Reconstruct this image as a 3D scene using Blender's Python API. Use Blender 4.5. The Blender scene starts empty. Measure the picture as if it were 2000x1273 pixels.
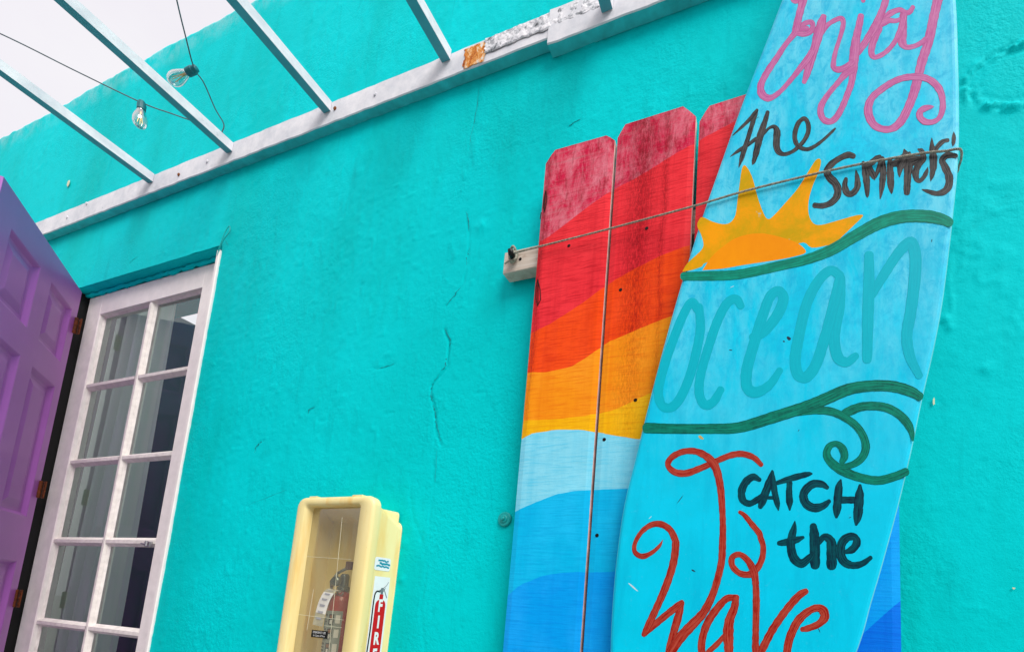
import bpy, math, random
import numpy as np
from mathutils import Vector, Matrix

S = bpy.context.scene
C = S.collection

# ------------------------------------------------------------------ camera
# The photo is an off-centre crop of a wide phone picture: solved from the three
# vanishing points of the wall (along it, up it, out of it).
VH = np.array([-1400., 1035.]); VV = np.array([1645., -6226.]); VN = np.array([1520., 1215.])
_M = np.array([VN - VV, VH - VN]); _b = np.array([VH @ (VN - VV), VV @ (VH - VN)])
PP = np.linalg.solve(_M, _b); FPX = math.sqrt(-(VH - PP) @ (VN - PP))
D = 0.95                       # metres from the lens to the wall face (the plane y = 0)
CAM = np.array([0., -D, 1.5])
def _ray(p): return np.array([p[0] - PP[0], -(p[1] - PP[1]), -FPX])
_X = -_ray(VH); _X /= np.linalg.norm(_X)
_Z = _ray(VV); _Z -= _X * (_X @ _Z); _Z /= np.linalg.norm(_Z)
_Y = np.cross(_Z, _X)
R = np.array([_X, _Y, _Z])
cam_d = bpy.data.cameras.new('camera'); cam = bpy.data.objects.new('camera', cam_d); C.objects.link(cam)
cam.matrix_world = Matrix([[*R[0], CAM[0]], [*R[1], CAM[1]], [*R[2], CAM[2]], [0, 0, 0, 1]])
cam_d.sensor_width = 36; cam_d.sensor_fit = 'HORIZONTAL'; cam_d.lens = FPX / 2000 * 36
cam_d.shift_x = (1000 - PP[0]) / 2000; cam_d.shift_y = (PP[1] - 636.5) / 2000
cam_d.clip_start = 0.02; cam_d.clip_end = 500
S.camera = cam

def ray(px, py): return R @ _ray((px, py))
def at(px, py, Y=0.0):
    r = ray(px, py); return Vector(CAM + r * ((Y + D) / r[1]))
def atz(px, py, z):
    r = ray(px, py); return Vector(CAM + r * ((z - CAM[2]) / r[2]))
def hit(px, py, P0, N):
    r = ray(px, py); t = ((np.array(P0) - CAM) @ np.array(N)) / (r @ np.array(N)); return Vector(CAM + r * t)

# ------------------------------------------------------------------ world, sun, exposure
SUN_EL, SUN_AZ = math.radians(46), math.radians(52)
w = bpy.data.worlds.new('World'); S.world = w; w.use_nodes = True
nt = w.node_tree; nt.nodes.clear()
out = nt.nodes.new('ShaderNodeOutputWorld'); bg = nt.nodes.new('ShaderNodeBackground')
sky = nt.nodes.new('ShaderNodeTexSky'); sky.sky_type = 'NISHITA'; sky.sun_disc = False
sky.sun_elevation = SUN_EL; sky.sun_rotation = math.radians(180) + SUN_AZ; sky.air_density = 1.0; sky.dust_density = 3.0
tc = nt.nodes.new('ShaderNodeTexCoord'); ns = nt.nodes.new('ShaderNodeTexNoise')
ns.inputs['Scale'].default_value = 2.2; ns.inputs['Detail'].default_value = 6; ns.inputs['Roughness'].default_value = .55
cr = nt.nodes.new('ShaderNodeValToRGB')
cr.color_ramp.elements[0].position = .3; cr.color_ramp.elements[0].color = (.90, .85, .93, 1)
cr.color_ramp.elements[1].position = .68; cr.color_ramp.elements[1].color = (1.0, .985, 1.0, 1)
sc_ = nt.nodes.new('ShaderNodeMix'); sc_.data_type = 'RGBA'; sc_.blend_type = 'MIX'
mulv = nt.nodes.new('ShaderNodeVectorMath'); mulv.operation = 'SCALE'; mulv.inputs['Scale'].default_value = .09
nt.links.new(tc.outputs['Generated'], ns.inputs['Vector']); nt.links.new(ns.outputs['Fac'], cr.inputs['Fac'])
nt.links.new(sky.outputs['Color'], mulv.inputs[0])
sc_.inputs['Factor'].default_value = .9            # cloud cover
nt.links.new(mulv.outputs[0], sc_.inputs['A']); nt.links.new(cr.outputs['Color'], sc_.inputs['B'])
nt.links.new(sc_.outputs['Result'], bg.inputs['Color']); bg.inputs['Strength'].default_value = .92
nt.links.new(bg.outputs[0], out.inputs[0])
sd = bpy.data.lights.new('sun', 'SUN'); sun = bpy.data.objects.new('sun', sd); C.objects.link(sun)
sd.energy = 3.2; sd.angle = math.radians(36); sd.color = (1, .965, .92)
# light comes from the left, from above and from the camera's side of the wall
sdir = Vector((math.sin(SUN_AZ) * math.cos(SUN_EL), -math.cos(SUN_AZ) * math.cos(SUN_EL), math.sin(SUN_EL)))
sun.rotation_euler = sdir.to_track_quat('Z', 'Y').to_euler()
sun.location = (-2, -4, 6)
S.view_settings.view_transform = 'Standard'; S.view_settings.look = 'None'
S.view_settings.exposure = 0.15; S.view_settings.gamma = 1.0

# ------------------------------------------------------------------ material helpers
def lin(c):
    return tuple(((v / 255) / 12.92 if v <= 10 else (((v / 255) + .055) / 1.055) ** 2.4) for v in c)
class NT:
    def __init__(s, name):
        s.m = bpy.data.materials.new(name); s.m.use_nodes = True; s.t = s.m.node_tree
        s.p = s.t.nodes['Principled BSDF']; s.out = s.t.nodes['Material Output']
    def n(s, typ, **kw):
        nd = s.t.nodes.new(typ)
        for k, v in kw.items():
            if k in nd.inputs: nd.inputs[k].default_value = v
            else: setattr(nd, k, v)
        return nd
    def l(s, a, b): s.t.links.new(a, b)
    def coord(s, scale=(1, 1, 1), kind='Object', rot=(0, 0, 0)):
        tc = s.n('ShaderNodeTexCoord'); mp = s.n('ShaderNodeMapping'); mp.inputs['Scale'].default_value = scale
        mp.inputs['Rotation'].default_value = rot
        s.l(tc.outputs[kind], mp.inputs['Vector']); return mp.outputs[0]
    def noise(s, vec, scale, detail=4, rough=.6, dist=0):
        nd = s.n('ShaderNodeTexNoise', Scale=scale, Detail=detail, Roughness=rough, Distortion=dist); s.l(vec, nd.inputs['Vector']); return nd.outputs['Fac']
    def ramp(s, fac, stops):
        nd = s.n('ShaderNodeValToRGB'); e = nd.color_ramp.elements
        while len(e) < len(stops): e.new(.5)
        for i, (p, c) in enumerate(stops):
            e[i].position = p; e[i].color = (c, c, c, 1) if isinstance(c, (int, float)) else (*c, 1)
        s.l(fac, nd.inputs['Fac']); return nd.outputs['Color']
    def mix(s, a, b, fac, mode='MIX'):
        nd = s.n('ShaderNodeMix', data_type='RGBA', blend_type=mode)
        for k, v in (('A', a), ('B', b), ('Factor', fac)):
            if isinstance(v, (int, float)): nd.inputs[k].default_value = v
            elif isinstance(v, tuple): nd.inputs[k].default_value = (*v[:3], 1)
            else: s.l(v, nd.inputs[k])
        return nd.outputs['Result']
    def bump(s, h, strength=.3, dist=.002):
        nd = s.n('ShaderNodeBump', Strength=strength, Distance=dist); s.l(h, nd.inputs['Height'])
        prev = s.p.inputs['Normal'].links
        if prev: s.l(prev[0].from_socket, nd.inputs['Normal'])
        s.l(nd.outputs[0], s.p.inputs['Normal'])
    def base(s, c):
        if isinstance(c, tuple): s.p.inputs['Base Color'].default_value = (*c[:3], 1)
        else: s.l(c, s.p.inputs['Base Color'])
    def pr(s, **kw):
        for k, v in kw.items(): s.p.inputs[k.replace('_', ' ')].default_value = v
        return s
A = 0.93     # photo colour -> surface colour
def L(*c, k=A):
    v = lin(c); m = min(v); return tuple(max(0., (x - .018 * (1 - m)) * k) for x in v)

def plain(name, c, rough=.6, vary=.12, scale=30, bump=.2, metal=0, spec=.4, k=A, coat=0):
    m = NT(name); v = m.coord(); f = m.noise(v, scale, 5)
    b = L(*c, k=k); dk = tuple(x * (1 - vary * 2) for x in b); lt = tuple(min(.9, x * (1 + vary)) for x in b)
    m.base(m.ramp(f, [(.3, dk), (.7, lt)])); m.pr(Roughness=rough, Metallic=metal, Specular_IOR_Level=spec)
    if coat: m.p.inputs['Coat Weight'].default_value = coat; m.p.inputs['Coat Roughness'].default_value = .25
    if bump: m.bump(m.noise(v, scale * 4, 3), bump, .001)
    return m.m

GRAIN_X = (at(1248, 420, -.055)[0], at(1294, 420, -.055)[0], at(1062, 420, -.055)[0])
def wall_mat(top):
    m = NT('turquoise_render'); v = m.coord()
    f1 = m.noise(v, 1.3, 5, .6, .3); f2 = m.noise(v, 16, 6, .65)
    a = m.ramp(f1, [(.3, L(0, 204, 206)), (.7, L(0, 220, 225))])
    a = m.mix(a, L(0, 186, 190), m.ramp(f2, [(.55, 0.), (.8, .55)]))
    f3 = m.noise(m.coord((1, 1, .28)), 3.0, 6, .6)
    a = m.mix(a, L(0, 184, 178), m.ramp(f3, [(.48, 0.), (.75, .75)]))
    f5 = m.noise(m.coord((5, 1, .9)), 4.0, 7, .7, .3); a = m.mix(a, L(6, 172, 176), m.ramp(f5, [(.56, 0.), (.76, .45)]))
    f6 = m.noise(v, 120, 5, .8); a = m.mix(a, L(0, 170, 176), m.ramp(f6, [(.58, 0.), (.78, .3)]))
    # weathered, chalky line along the parapet top
    sp = m.n('ShaderNodeSeparateXYZ'); m.l(m.coord(), sp.inputs[0])
    mr = m.n('ShaderNodeMapRange'); mr.inputs['From Min'].default_value = top - .11; mr.inputs['From Max'].default_value = top
    m.l(sp.outputs['Z'], mr.inputs['Value'])
    nn = m.noise(m.coord((1, 1, .7)), 13, 7, .75, .4)
    mt = m.n('ShaderNodeMath', operation='MULTIPLY'); m.l(mr.outputs[0], mt.inputs[0]); m.l(m.ramp(nn, [(.42, 0.), (.8, .7)]), mt.inputs[1])
    m.base(m.mix(a, (.55, .66, .68), mt.outputs[0]))
    m.pr(Roughness=.6, Specular_IOR_Level=.025)
    m.bump(m.noise(v, 60, 6, .68), .55, .002)
    gm = m.n('ShaderNodeMath', operation='MULTIPLY'); m.l(m.noise(v, 115, 3, .6), gm.inputs[0]); m.l(m.ramp(m.noise(v, 2.2, 3), [(.42, 0.), (.6, 1.)]), gm.inputs[1]); m.bump(gm.outputs[0], .7, .003); m.bump(m.noise(v, 210, 5, .75), .4, .0009)
    # hairline brush/trowel streaks
    m.bump(m.noise(m.coord((.35, 1, 1.4), rot=(0, .5, 0)), 90, 2), .2, .0008)
    return m.m

def wood_paint(name, c, c2=None, rough=.45, pale=0., worn=1.):
    """Paint over rough-sawn cedar: fine cross-cut saw lines, vertical grain, blotches."""
    m = NT(name); c = L(*c); c2 = L(*c2) if c2 else tuple(x * .62 for x in c)
    saw = m.noise(m.coord((14, 1, 210), rot=(0, .015, 0)), 1.0, 5, .75, .15)
    saw2 = m.noise(m.coord((2.5, 1, 95), rot=(0, .02, 0)), 1.0, 4, .7)
    grain = m.noise(m.coord((42, 1, 1.6)), 1.0, 6, .65, .3)
    blot = m.noise(m.coord((9, 1, 5)), 1.0, 6, .65)
    a = m.mix(c, c2, m.ramp(grain, [(.48, 0.), (.75, .55)]))
    a = m.mix(a, tuple(min(.95, x * 1.12 + .012) for x in c), m.ramp(blot, [(.45, 0.), (.7, .8)]))
    a = m.mix(a, c2, m.ramp(saw, [(.48, 0.), (.62, .6)]))
    a = m.mix(a, tuple(x * .7 for x in c2), m.ramp(saw2, [(.6, 0.), (.72, .4)]))
    if pale:
        p = m.noise(m.coord((24, 1, 11)), 1.0, 7, .8, .4)
        a = m.mix(a, L(236, 150, 165), m.ramp(p, [(.42, 0.), (.66, pale)]))
        a = m.mix(a, tuple(x * .8 for x in c2), m.ramp(m.noise(m.coord((70, 1, 16)), 1.0, 6, .75), [(.52, 0.), (.66, .7)]))
        a = m.mix(a, L(240, 175, 180), m.ramp(saw2, [(.5, 0.), (.68, .12)]))
    # speckled open grain running down the middle of the second board and the left edge of the first
    sp = m.n('ShaderNodeSeparateXYZ'); m.l(m.coord(), sp.inputs[0]); spk = m.noise(m.coord((260, 1, 70)), 1.0, 4, .8)
    wv = m.noise(m.coord((0, 0, 3)), 1.0, 3)
    for xc, hw, st in ((GRAIN_X[0], .048, .85), (GRAIN_X[1], .012, .7), (GRAIN_X[2], .012, .75)):
        d = m.n('ShaderNodeMath', operation='SUBTRACT'); m.l(sp.outputs['X'], d.inputs[0]); d.inputs[1].default_value = xc
        w1 = m.n('ShaderNodeMath', operation='MULTIPLY_ADD'); m.l(wv, w1.inputs[0]); w1.inputs[1].default_value = .05; w1.inputs[2].default_value = -.025
        d2 = m.n('ShaderNodeMath', operation='ADD'); m.l(d.outputs[0], d2.inputs[0]); m.l(w1.outputs[0], d2.inputs[1])
        ab = m.n('ShaderNodeMath', operation='ABSOLUTE'); m.l(d2.outputs[0], ab.inputs[0])
        mr = m.n('ShaderNodeMapRange'); mr.inputs['From Min'].default_value = hw; mr.inputs['From Max'].default_value = 0; m.l(ab.outputs[0], mr.inputs['Value'])
        mu = m.n('ShaderNodeMath', operation='MULTIPLY'); m.l(mr.outputs[0], mu.inputs[0]); m.l(m.ramp(spk, [(.42, 0.), (.58, st * worn)]), mu.inputs[1])
        a = m.mix(a, tuple(x * .35 for x in c2), mu.outputs[0])
        mu2 = m.n('ShaderNodeMath', operation='MULTIPLY'); m.l(mr.outputs[0], mu2.inputs[0]); mu2.inputs[1].default_value = .35 * worn
        a = m.mix(a, c2, mu2.outputs[0])
    m.base(a); m.pr(Roughness=rough, Specular_IOR_Level=.10)
    m.bump(saw, .5, .001); m.bump(saw2, .3, .001); m.bump(spk, .3, .0008)
    return m.m

def brush(name, c, c2, rough=.45, edge=.55, thin=0., under=None):
    """Hand-painted stroke: streaks along the stroke (UV u along, v across), paint pooled at the rims."""
    m = NT(name); uv = m.n('ShaderNodeTexCoord').outputs['UV']
    mp = m.n('ShaderNodeMapping'); mp.inputs['Scale'].default_value = (.3, 8, 1); m.l(uv, mp.inputs[0])
    st = m.noise(mp.outputs[0], 1.0, 5, .7, .12)
    mp2 = m.n('ShaderNodeMapping'); mp2.inputs['Scale'].default_value = (1.4, .8, 1); m.l(uv, mp2.inputs[0])
    bl = m.noise(mp2.outputs[0], 1.0, 3)
    a = m.mix(L(*c), L(*c2), m.ramp(st, [(.42, 0.), (.60, 1.)]))
    a = m.mix(a, L(*c2), m.ramp(bl, [(.4, 0.), (.75, .6)]))
    if under: a = m.mix(a, L(*under), m.ramp(m.noise(mp.outputs[0], 1.7, 5, .7), [(.6, 0.), (.8, thin)]))
    sp = m.n('ShaderNodeSeparateXYZ'); m.l(uv, sp.inputs[0])
    d = m.n('ShaderNodeMath', operation='SUBTRACT'); m.l(sp.outputs['Y'], d.inputs[0]); d.inputs[1].default_value = .5
    ab = m.n('ShaderNodeMath', operation='ABSOLUTE'); m.l(d.outputs[0], ab.inputs[0])
    a = m.mix(a, tuple(x * .35 for x in L(*c)), m.ramp(ab.outputs[0], [(.40, 0.), (.49, edge)]))
    m.base(a); m.pr(Roughness=rough, Specular_IOR_Level=.10); m.bump(st, .3, .0006)
    return m.m

def board_mat():
    m = NT('surfboard_paint')
    sp = m.n('ShaderNodeSeparateXYZ'); m.l(m.coord(), sp.inputs[0])
    f1 = m.noise(m.coord((26, 1, 4)), 1.0, 6, .7, .2); f2 = m.noise(m.coord(), 11, 6, .68); f3 = m.noise(m.coord(), 150, 3, .7)
    a = m.mix(L(20, 212, 246), L(0, 204, 236), m.ramp(f2, [(.35, 0.), (.6, 1.)]))
    # paler mottling that grows towards the top of the board
    mr = m.n('ShaderNodeMapRange'); mr.inputs['From Min'].default_value = 1.72; mr.inputs['From Max'].default_value = 2.15
    m.l(sp.outputs['Z'], mr.inputs['Value'])
    pale = m.ramp(m.noise(m.coord((10, 1, 3.2)), 1.0, 6, .7, .3), [(.42, 0.), (.66, .62)])
    mu = m.n('ShaderNodeMath', operation='MULTIPLY'); m.l(mr.outputs[0], mu.inputs[0]); m.l(pale, mu.inputs[1])
    a = m.mix(a, L(140, 226, 246), mu.outputs[0])
    f4 = m.noise(m.coord((1, 1, .7)), 55, 5, .75, .6)
    mu2 = m.n('ShaderNodeMath', operation='MULTIPLY'); m.l(mr.outputs[0], mu2.inputs[0]); m.l(m.ramp(f4, [(.46, 0.), (.64, .8)]), mu2.inputs[1])
    a = m.mix(a, L(0, 184, 226), mu2.outputs[0])
    a = m.mix(a, L(20, 186, 222), m.ramp(f1, [(.5, 0.), (.68, .6)]))
    a = m.mix(a, L(150, 225, 242), m.ramp(f3, [(.62, 0.), (.8, .12)]))
    m.base(a); m.pr(Roughness=.4, Specular_IOR_Level=.12)
    m.bump(m.noise(m.coord((90, 1, 14)), 1.0, 3), .25, .0008); m.bump(f3, .2, .0005)
    return m.m

def glass_mat():
    m = NT('window_glass'); m.t.nodes.remove(m.p)
    tr = m.n('ShaderNodeBsdfTransparent'); tr.inputs[0].default_value = (.93, .97, .95, 1)
    gl = m.n('ShaderNodeBsdfGlossy'); gl.inputs['Roughness'].default_value = .02; gl.inputs['Color'].default_value = (.95, .97, 1, 1)
    fr = m.n('ShaderNodeFresnel', IOR=1.5); mx = m.n('ShaderNodeMixShader')
    bp = m.n('ShaderNodeBump', Strength=.08, Distance=.004); m.l(m.noise(m.coord(), 5, 2), bp.inputs['Height'])
    m.l(bp.outputs[0], gl.inputs['Normal']); m.l(fr.outputs[0], mx.inputs[0]); m.l(tr.outputs[0], mx.inputs[1]); m.l(gl.outputs[0], mx.inputs[2])
    m.l(mx.outputs[0], m.out.inputs[0]); return m.m
def bulb_mat():
    m = NT('bulb_glass'); m.t.nodes.remove(m.p)
    tr = m.n('ShaderNodeBsdfTransparent'); tr.inputs[0].default_value = (.86, .9, .9, 1)
    gl = m.n('ShaderNodeBsdfGlossy'); gl.inputs['Roughness'].default_value = .05
    lw = m.n('ShaderNodeLayerWeight', Blend=.62); mx = m.n('ShaderNodeMixShader')
    m.l(lw.outputs['Facing'], mx.inputs[0]); m.l(tr.outputs[0], mx.inputs[1]); m.l(gl.outputs[0], mx.inputs[2])
    m.l(mx.outputs[0], m.out.inputs[0]); return m.m
def plastic_window_mat():
    m = NT('clear_plastic'); m.t.nodes.remove(m.p)
    tr = m.n('ShaderNodeBsdfTransparent'); tr.inputs[0].default_value = (.88, .86, .74, 1)
    gl = m.n('ShaderNodeBsdfGlossy'); gl.inputs['Roughness'].default_value = .12
    mx = m.n('ShaderNodeMixShader'); mx.inputs[0].default_value = .17
    df = m.n('ShaderNodeBsdfDiffuse'); df.inputs[0].default_value = (.72, .70, .58, 1); mh = m.n('ShaderNodeMixShader'); m.l(m.ramp(m.noise(m.coord((1, 1, .3)), 14, 5, .7), [(.3, .06), (.75, .26)]), mh.inputs[0])
    m.l(tr.outputs[0], mh.inputs[1]); m.l(df.outputs[0], mh.inputs[2]); m.l(mh.outputs[0], mx.inputs[1]); m.l(gl.outputs[0], mx.inputs[2]); m.l(mx.outputs[0], m.out.inputs[0]); return m.m
def metal_white():
    m = NT('weathered_white_paint'); v = m.coord()
    f = m.noise(v, 14, 6, .7); g = m.noise(v, 60, 5, .7)
    a = m.ramp(f, [(.3, L(206, 208, 216)), (.65, L(240, 238, 242))])
    a = m.mix(a, L(140, 150, 155), m.ramp(g, [(.62, 0.), (.8, .6)]))
    a = m.mix(a, L(170, 98, 40), m.ramp(m.noise(v, 24, 4, .6), [(.735, 0.), (.78, .8)]))
    m.base(a); m.pr(Roughness=.55, Specular_IOR_Level=.3); m.bump(g, .3, .0012); return m.m
def rust_mat():
    m = NT('rust_flakes'); v = m.coord((1.6, 1, .8)); f = m.noise(v, 42, 7, .78, .4)
    m.base(m.ramp(f, [(.30, L(70, 40, 22)), (.42, L(176, 88, 24)), (.50, L(226, 138, 48)), (.56, L(238, 190, 130)), (.62, L(232, 228, 226))]))
    m.pr(Roughness=.85); m.bump(f, .8, .003); return m.m
def foil_mat():
    m = NT('crinkled_flashing'); v = m.coord(); f = m.noise(v, 48, 6, .7, .5)
    m.base(m.ramp(f, [(.34, L(70, 76, 80)), (.44, L(186, 188, 194)), (.56, L(242, 240, 244))]))
    m.pr(Roughness=.6); m.bump(f, .7, .004); return m.m
def curtain_mat():
    m = NT('sheer_curtain'); v = m.coord((30, 30, 1)); f = m.noise(v, 1, 3)
    m.t.nodes.remove(m.p); c = m.ramp(f, [(.3, (.78, .95, .84)), (.7, (.92, .99, .93))]); d = m.n('ShaderNodeBsdfDiffuse'); t = m.n('ShaderNodeBsdfTranslucent'); x = m.n('ShaderNodeMixShader'); x.inputs[0].default_value = .7
    m.l(c, d.inputs[0]); m.l(c, t.inputs[0]); m.l(d.outputs[0], x.inputs[1]); m.l(t.outputs[0], x.inputs[2]); m.l(x.outputs[0], m.out.inputs[0])
    return m.m
def cabinet_mat():
    m = NT('yellowed_plastic'); v = m.coord(); f = m.noise(m.coord((1, 1, .25)), 12, 5)
    a = m.ramp(f, [(.3, L(240, 218, 146)), (.7, L(248, 232, 172))])
    a = m.mix(a, L(242, 198, 112), m.ramp(m.noise(m.coord((1, 1, .12)), 26, 4), [(.5, 0.), (.7, .75)]))
    a = m.mix(a, L(176, 150, 92), m.ramp(m.noise(v, 70, 6, .75), [(.64, 0.), (.78, .5)]))
    m.base(a); m.pr(Roughness=.42, Specular_IOR_Level=.4); m.p.inputs['Subsurface Weight'].default_value = .0
    m.bump(m.noise(v, 240, 2), .1, .0006); return m.m
def raw_wood():
    m = NT('weathered_bare_wood'); g = m.noise(m.coord((4, 4, 90)), 1, 6, .7, .4); b = m.noise(m.coord(), 35, 3)
    a = m.ramp(g, [(.3, L(140, 120, 105)), (.5, L(205, 190, 175)), (.7, L(225, 215, 205))])
    a = m.mix(a, L(150, 115, 85), m.ramp(b, [(.55, 0.), (.75, .5)]))
    m.base(a); m.pr(Roughness=.8); m.bump(g, .5, .001); return m.m
def purple_mat():
    m = NT('purple_gloss_paint'); f = m.noise(m.coord(), 5, 4); g = m.noise(m.coord((1, 1, .12)), 160, 3)
    m.base(m.ramp(f, [(.3, L(178, 104, 192)), (.7, L(188, 112, 202))])); m.pr(Roughness=.42, Specular_IOR_Level=.4)
    m.p.inputs['Coat Weight'].default_value = .35; m.p.inputs['Coat Roughness'].default_value = .3
    m.bump(g, .3, .001); m.bump(m.noise(m.coord(), 90, 4), .2, .001); return m.m

# ------------------------------------------------------------------ object helpers
def tag(o, label=None, cat=None, group=None, kind=None):
    for k, v in (('label', label), ('category', cat), ('group', group), ('kind', kind)):
        if v: o[k] = v
    return o
def empty(name, loc=(0, 0, 0)):
    o = bpy.data.objects.new(name, None); C.objects.link(o); o.location = loc; o.empty_display_size = .05; return o
def mk(name, V, F, mats, parent=None, idx=None, smooth=False, uv=None):
    me = bpy.data.meshes.new(name); me.from_pydata([tuple(v) for v in V], [], F)
    for m in (mats if isinstance(mats, list) else [mats]): me.materials.append(m)
    if idx is not None: me.polygons.foreach_set('material_index', idx)
    if smooth: me.polygons.foreach_set('use_smooth', [True] * len(me.polygons))
    if uv is not None:
        lay = me.uv_layers.new(name='UVMap')
        for lp in me.loops: lay.data[lp.index].uv = uv[lp.vertex_index]
    me.update(); o = bpy.data.objects.new(name, me); C.objects.link(o)
    if parent:
        o.parent = parent
        q = parent; off = Vector(q.location)
        while q.parent: q = q.parent; off += Vector(q.location)
        o.location = -off if True else (0, 0, 0)
    return o
class MB:
    """collects shapes given in world coordinates; build() links them as one mesh"""
    def __init__(s): s.V = []; s.F = []; s.I = []
    def add(s, V, F, i=0):
        b = len(s.V); s.V += [tuple(v) for v in V]; s.F += [tuple(b + j for j in f) for f in F]; s.I += [i] * len(F)
    def hexa(s, P, i=0):   # 8 points: bottom 4 then top 4
        s.add(P, [(0, 3, 2, 1), (4, 5, 6, 7), (0, 1, 5, 4), (1, 2, 6, 5), (2, 3, 7, 6), (3, 0, 4, 7)], i)
    def box(s, x0, x1, y0, y1, z0, z1, i=0, bev=0):
        if bev:
            b = bev; loops = []
            for z, k in ((z0, b), (z0 + b, 0), (z1 - b, 0), (z1, b)):
                loops.append([(x0 + k, y0 + b, z), (x0 + b if k == 0 else x0 + k, y0 + k, z), (x1 - b if k == 0 else x1 - k, y0 + k, z), (x1 - k, y0 + b, z),
                              (x1 - k, y1 - b, z), (x1 - b if k == 0 else x1 - k, y1 - k, z), (x0 + b if k == 0 else x0 + k, y1 - k, z), (x0 + k, y1 - b, z)])
            V = [p for l in loops for p in l]; F = []
            for r in range(3):
                for j in range(8): F.append((r * 8 + j, r * 8 + (j + 1) % 8, r * 8 + 8 + (j + 1) % 8, r * 8 + 8 + j))
            F.append(tuple(range(7, -1, -1))); F.append(tuple(range(24, 32))); s.add(V, F, i)
        else:
            s.hexa([(x0, y0, z0), (x1, y0, z0), (x1, y1, z0), (x0, y1, z0), (x0, y0, z1), (x1, y0, z1), (x1, y1, z1), (x0, y1, z1)], i)
    def tube(s, pts, rad, n=8, i=0, cap=True):
        pts = [Vector(p) for p in pts]; rr = rad if isinstance(rad, (list, tuple)) else [rad] * len(pts)
        V = []; prev = None
        for k, p in enumerate(pts):
            t = (pts[min(k + 1, len(pts) - 1)] - pts[max(k - 1, 0)]).normalized()
            if prev is None: a = t.orthogonal().normalized()
            else: a = (prev - t * prev.dot(t)).normalized()
            prev = a; b = t.cross(a)
            for j in range(n):
                an = 2 * math.pi * j / n; V.append(p + (a * math.cos(an) + b * math.sin(an)) * rr[k])
        F = []
        for k in range(len(pts) - 1):
            for j in range(n): F.append((k * n + j, k * n + (j + 1) % n, (k + 1) * n + (j + 1) % n, (k + 1) * n + j))
        if cap: F.append(tuple(range(n - 1, -1, -1))); F.append(tuple((len(pts) - 1) * n + j for j in range(n)))
        s.add(V, F, i)
    def build(s, name, mats, parent=None, smooth=False):
        o = mk(name, s.V, s.F, mats, parent, s.I, smooth); return o
def spline(P, n=8):
    P = [np.array(p, float) for p in P]; P = [2 * P[0] - P[1]] + P + [2 * P[-1] - P[-2]]; o = []
    for i in range(1, len(P) - 2):
        for k in range(n):
            t = k / n; a, b, c, d = P[i - 1:i + 3]
            o.append(.5 * ((2 * b) + (c - a) * t + (2 * a - 5 * b + 4 * c - d) * t * t + (3 * b - a - 3 * c + d) * t ** 3))
    o.append(P[-2]); return o

# ------------------------------------------------------------------ value noise for the wall relief
def vnoise(x, z, f, seed):
    x = x * f; z = z * f; xi = np.floor(x).astype(np.int64); zi = np.floor(z).astype(np.int64); fx = x - xi; fz = z - zi
    fx = fx * fx * (3 - 2 * fx); fz = fz * fz * (3 - 2 * fz)
    def hsh(a, b):
        n = (a * 374761393 + b * 668265263 + seed * 974711) & 0xffffffff; n = ((n ^ (n >> 13)) * 1274126177) & 0xffffffff
        return ((n ^ (n >> 16)) & 0xffff) / 65535.0
    return (hsh(xi, zi) * (1 - fx) + hsh(xi + 1, zi) * fx) * (1 - fz) + (hsh(xi, zi + 1) * (1 - fx) + hsh(xi + 1, zi + 1) * fx) * fz
def fbm(x, z, f, seed, o=4, g=.5):
    r = 0; a = 1; t = 0
    for k in range(o): r = r + a * vnoise(x, z, f * 2 ** k, seed + k); t += a; a *= g
    return r / t - .5
def seg_dist(x, z, pts):
    d = np.full(x.shape, 9.0)
    for (ax, az), (bx, bz) in zip(pts[:-1], pts[1:]):
        dx, dz = bx - ax, bz - az; t = np.clip(((x - ax) * dx + (z - az) * dz) / (dx * dx + dz * dz + 1e-12), 0, 1)
        d = np.minimum(d, np.hypot(x - ax - t * dx, z - az - t * dz))
    return d

# ================================================================== THE HOUSE WALL
YG = .042                                  # the glass door's front face, recessed behind the wall face
OPL = (at(175, 582, YG)[0] + at(28, 1273, YG)[0]) / 2 - .016            # opening, left and right, and its head
OPR = at(433, 484, 0)[0]
LINT = (at(155, 563, 0)[2] + at(433, 478, 0)[2]) / 2
TOP = (at(0, 277, 0)[2] + at(452, 18, 0)[2] + at(300, 108, 0)[2]) / 3
M_wall = wall_mat(TOP)
xs = np.unique(np.round(np.concatenate([np.arange(-9, -4.6, .2), np.arange(-4.6, -1.7, .009), np.arange(-1.7, .95, .0042), np.arange(.95, 4.01, .1), [OPL, OPR]]), 5))
zs = np.unique(np.round(np.concatenate([np.arange(-.02, 1.0, .08), np.arange(1.0, 2.75, .0048), np.arange(2.75, TOP, .009), [LINT, TOP]]), 5))
def clean(a, keep):
    m = np.ones(len(a), bool)
    for k in keep: m &= (np.abs(a - k) > .002) | (np.abs(a - k) < 1e-4)
    return a[m]
xs = clean(xs, [OPL, OPR]); zs = clean(zs, [LINT, TOP])
X, Z = np.meshgrid(xs, zs)
rough = np.clip((fbm(X, Z, 1.1, 5, 3) + .12) * 3.2, 0, 1)
h = .006 * fbm(X, Z, 1.6, 1, 3) + .0016 * fbm(X, Z, 13, 11, 4) * (0.5 + rough) + .0017 * fbm(X, Z, 60, 21, 3) * (.35 + rough)
rid = np.maximum(0, .10 - np.abs(fbm(X, Z, 17, 41, 3))) * 10
h += .0012 * rid * np.clip(fbm(X, Z, 2.3, 51, 2) * 5 - .4, 0, 1)            # trowel ridges in patches
spots = np.clip((vnoise(X, Z, 46, 77) - .84) * 8, 0, 1); h += .0012 * spots * np.clip(fbm(X, Z, 1.9, 61, 2) * 6, 0, 1)
pits = np.clip((vnoise(X, Z, 34, 88) - .93) * 14, 0, 1); h -= .0014 * pits
def W(pts): return [(at(*p, 0)[0], at(*p, 0)[2]) for p in pts]
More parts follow.
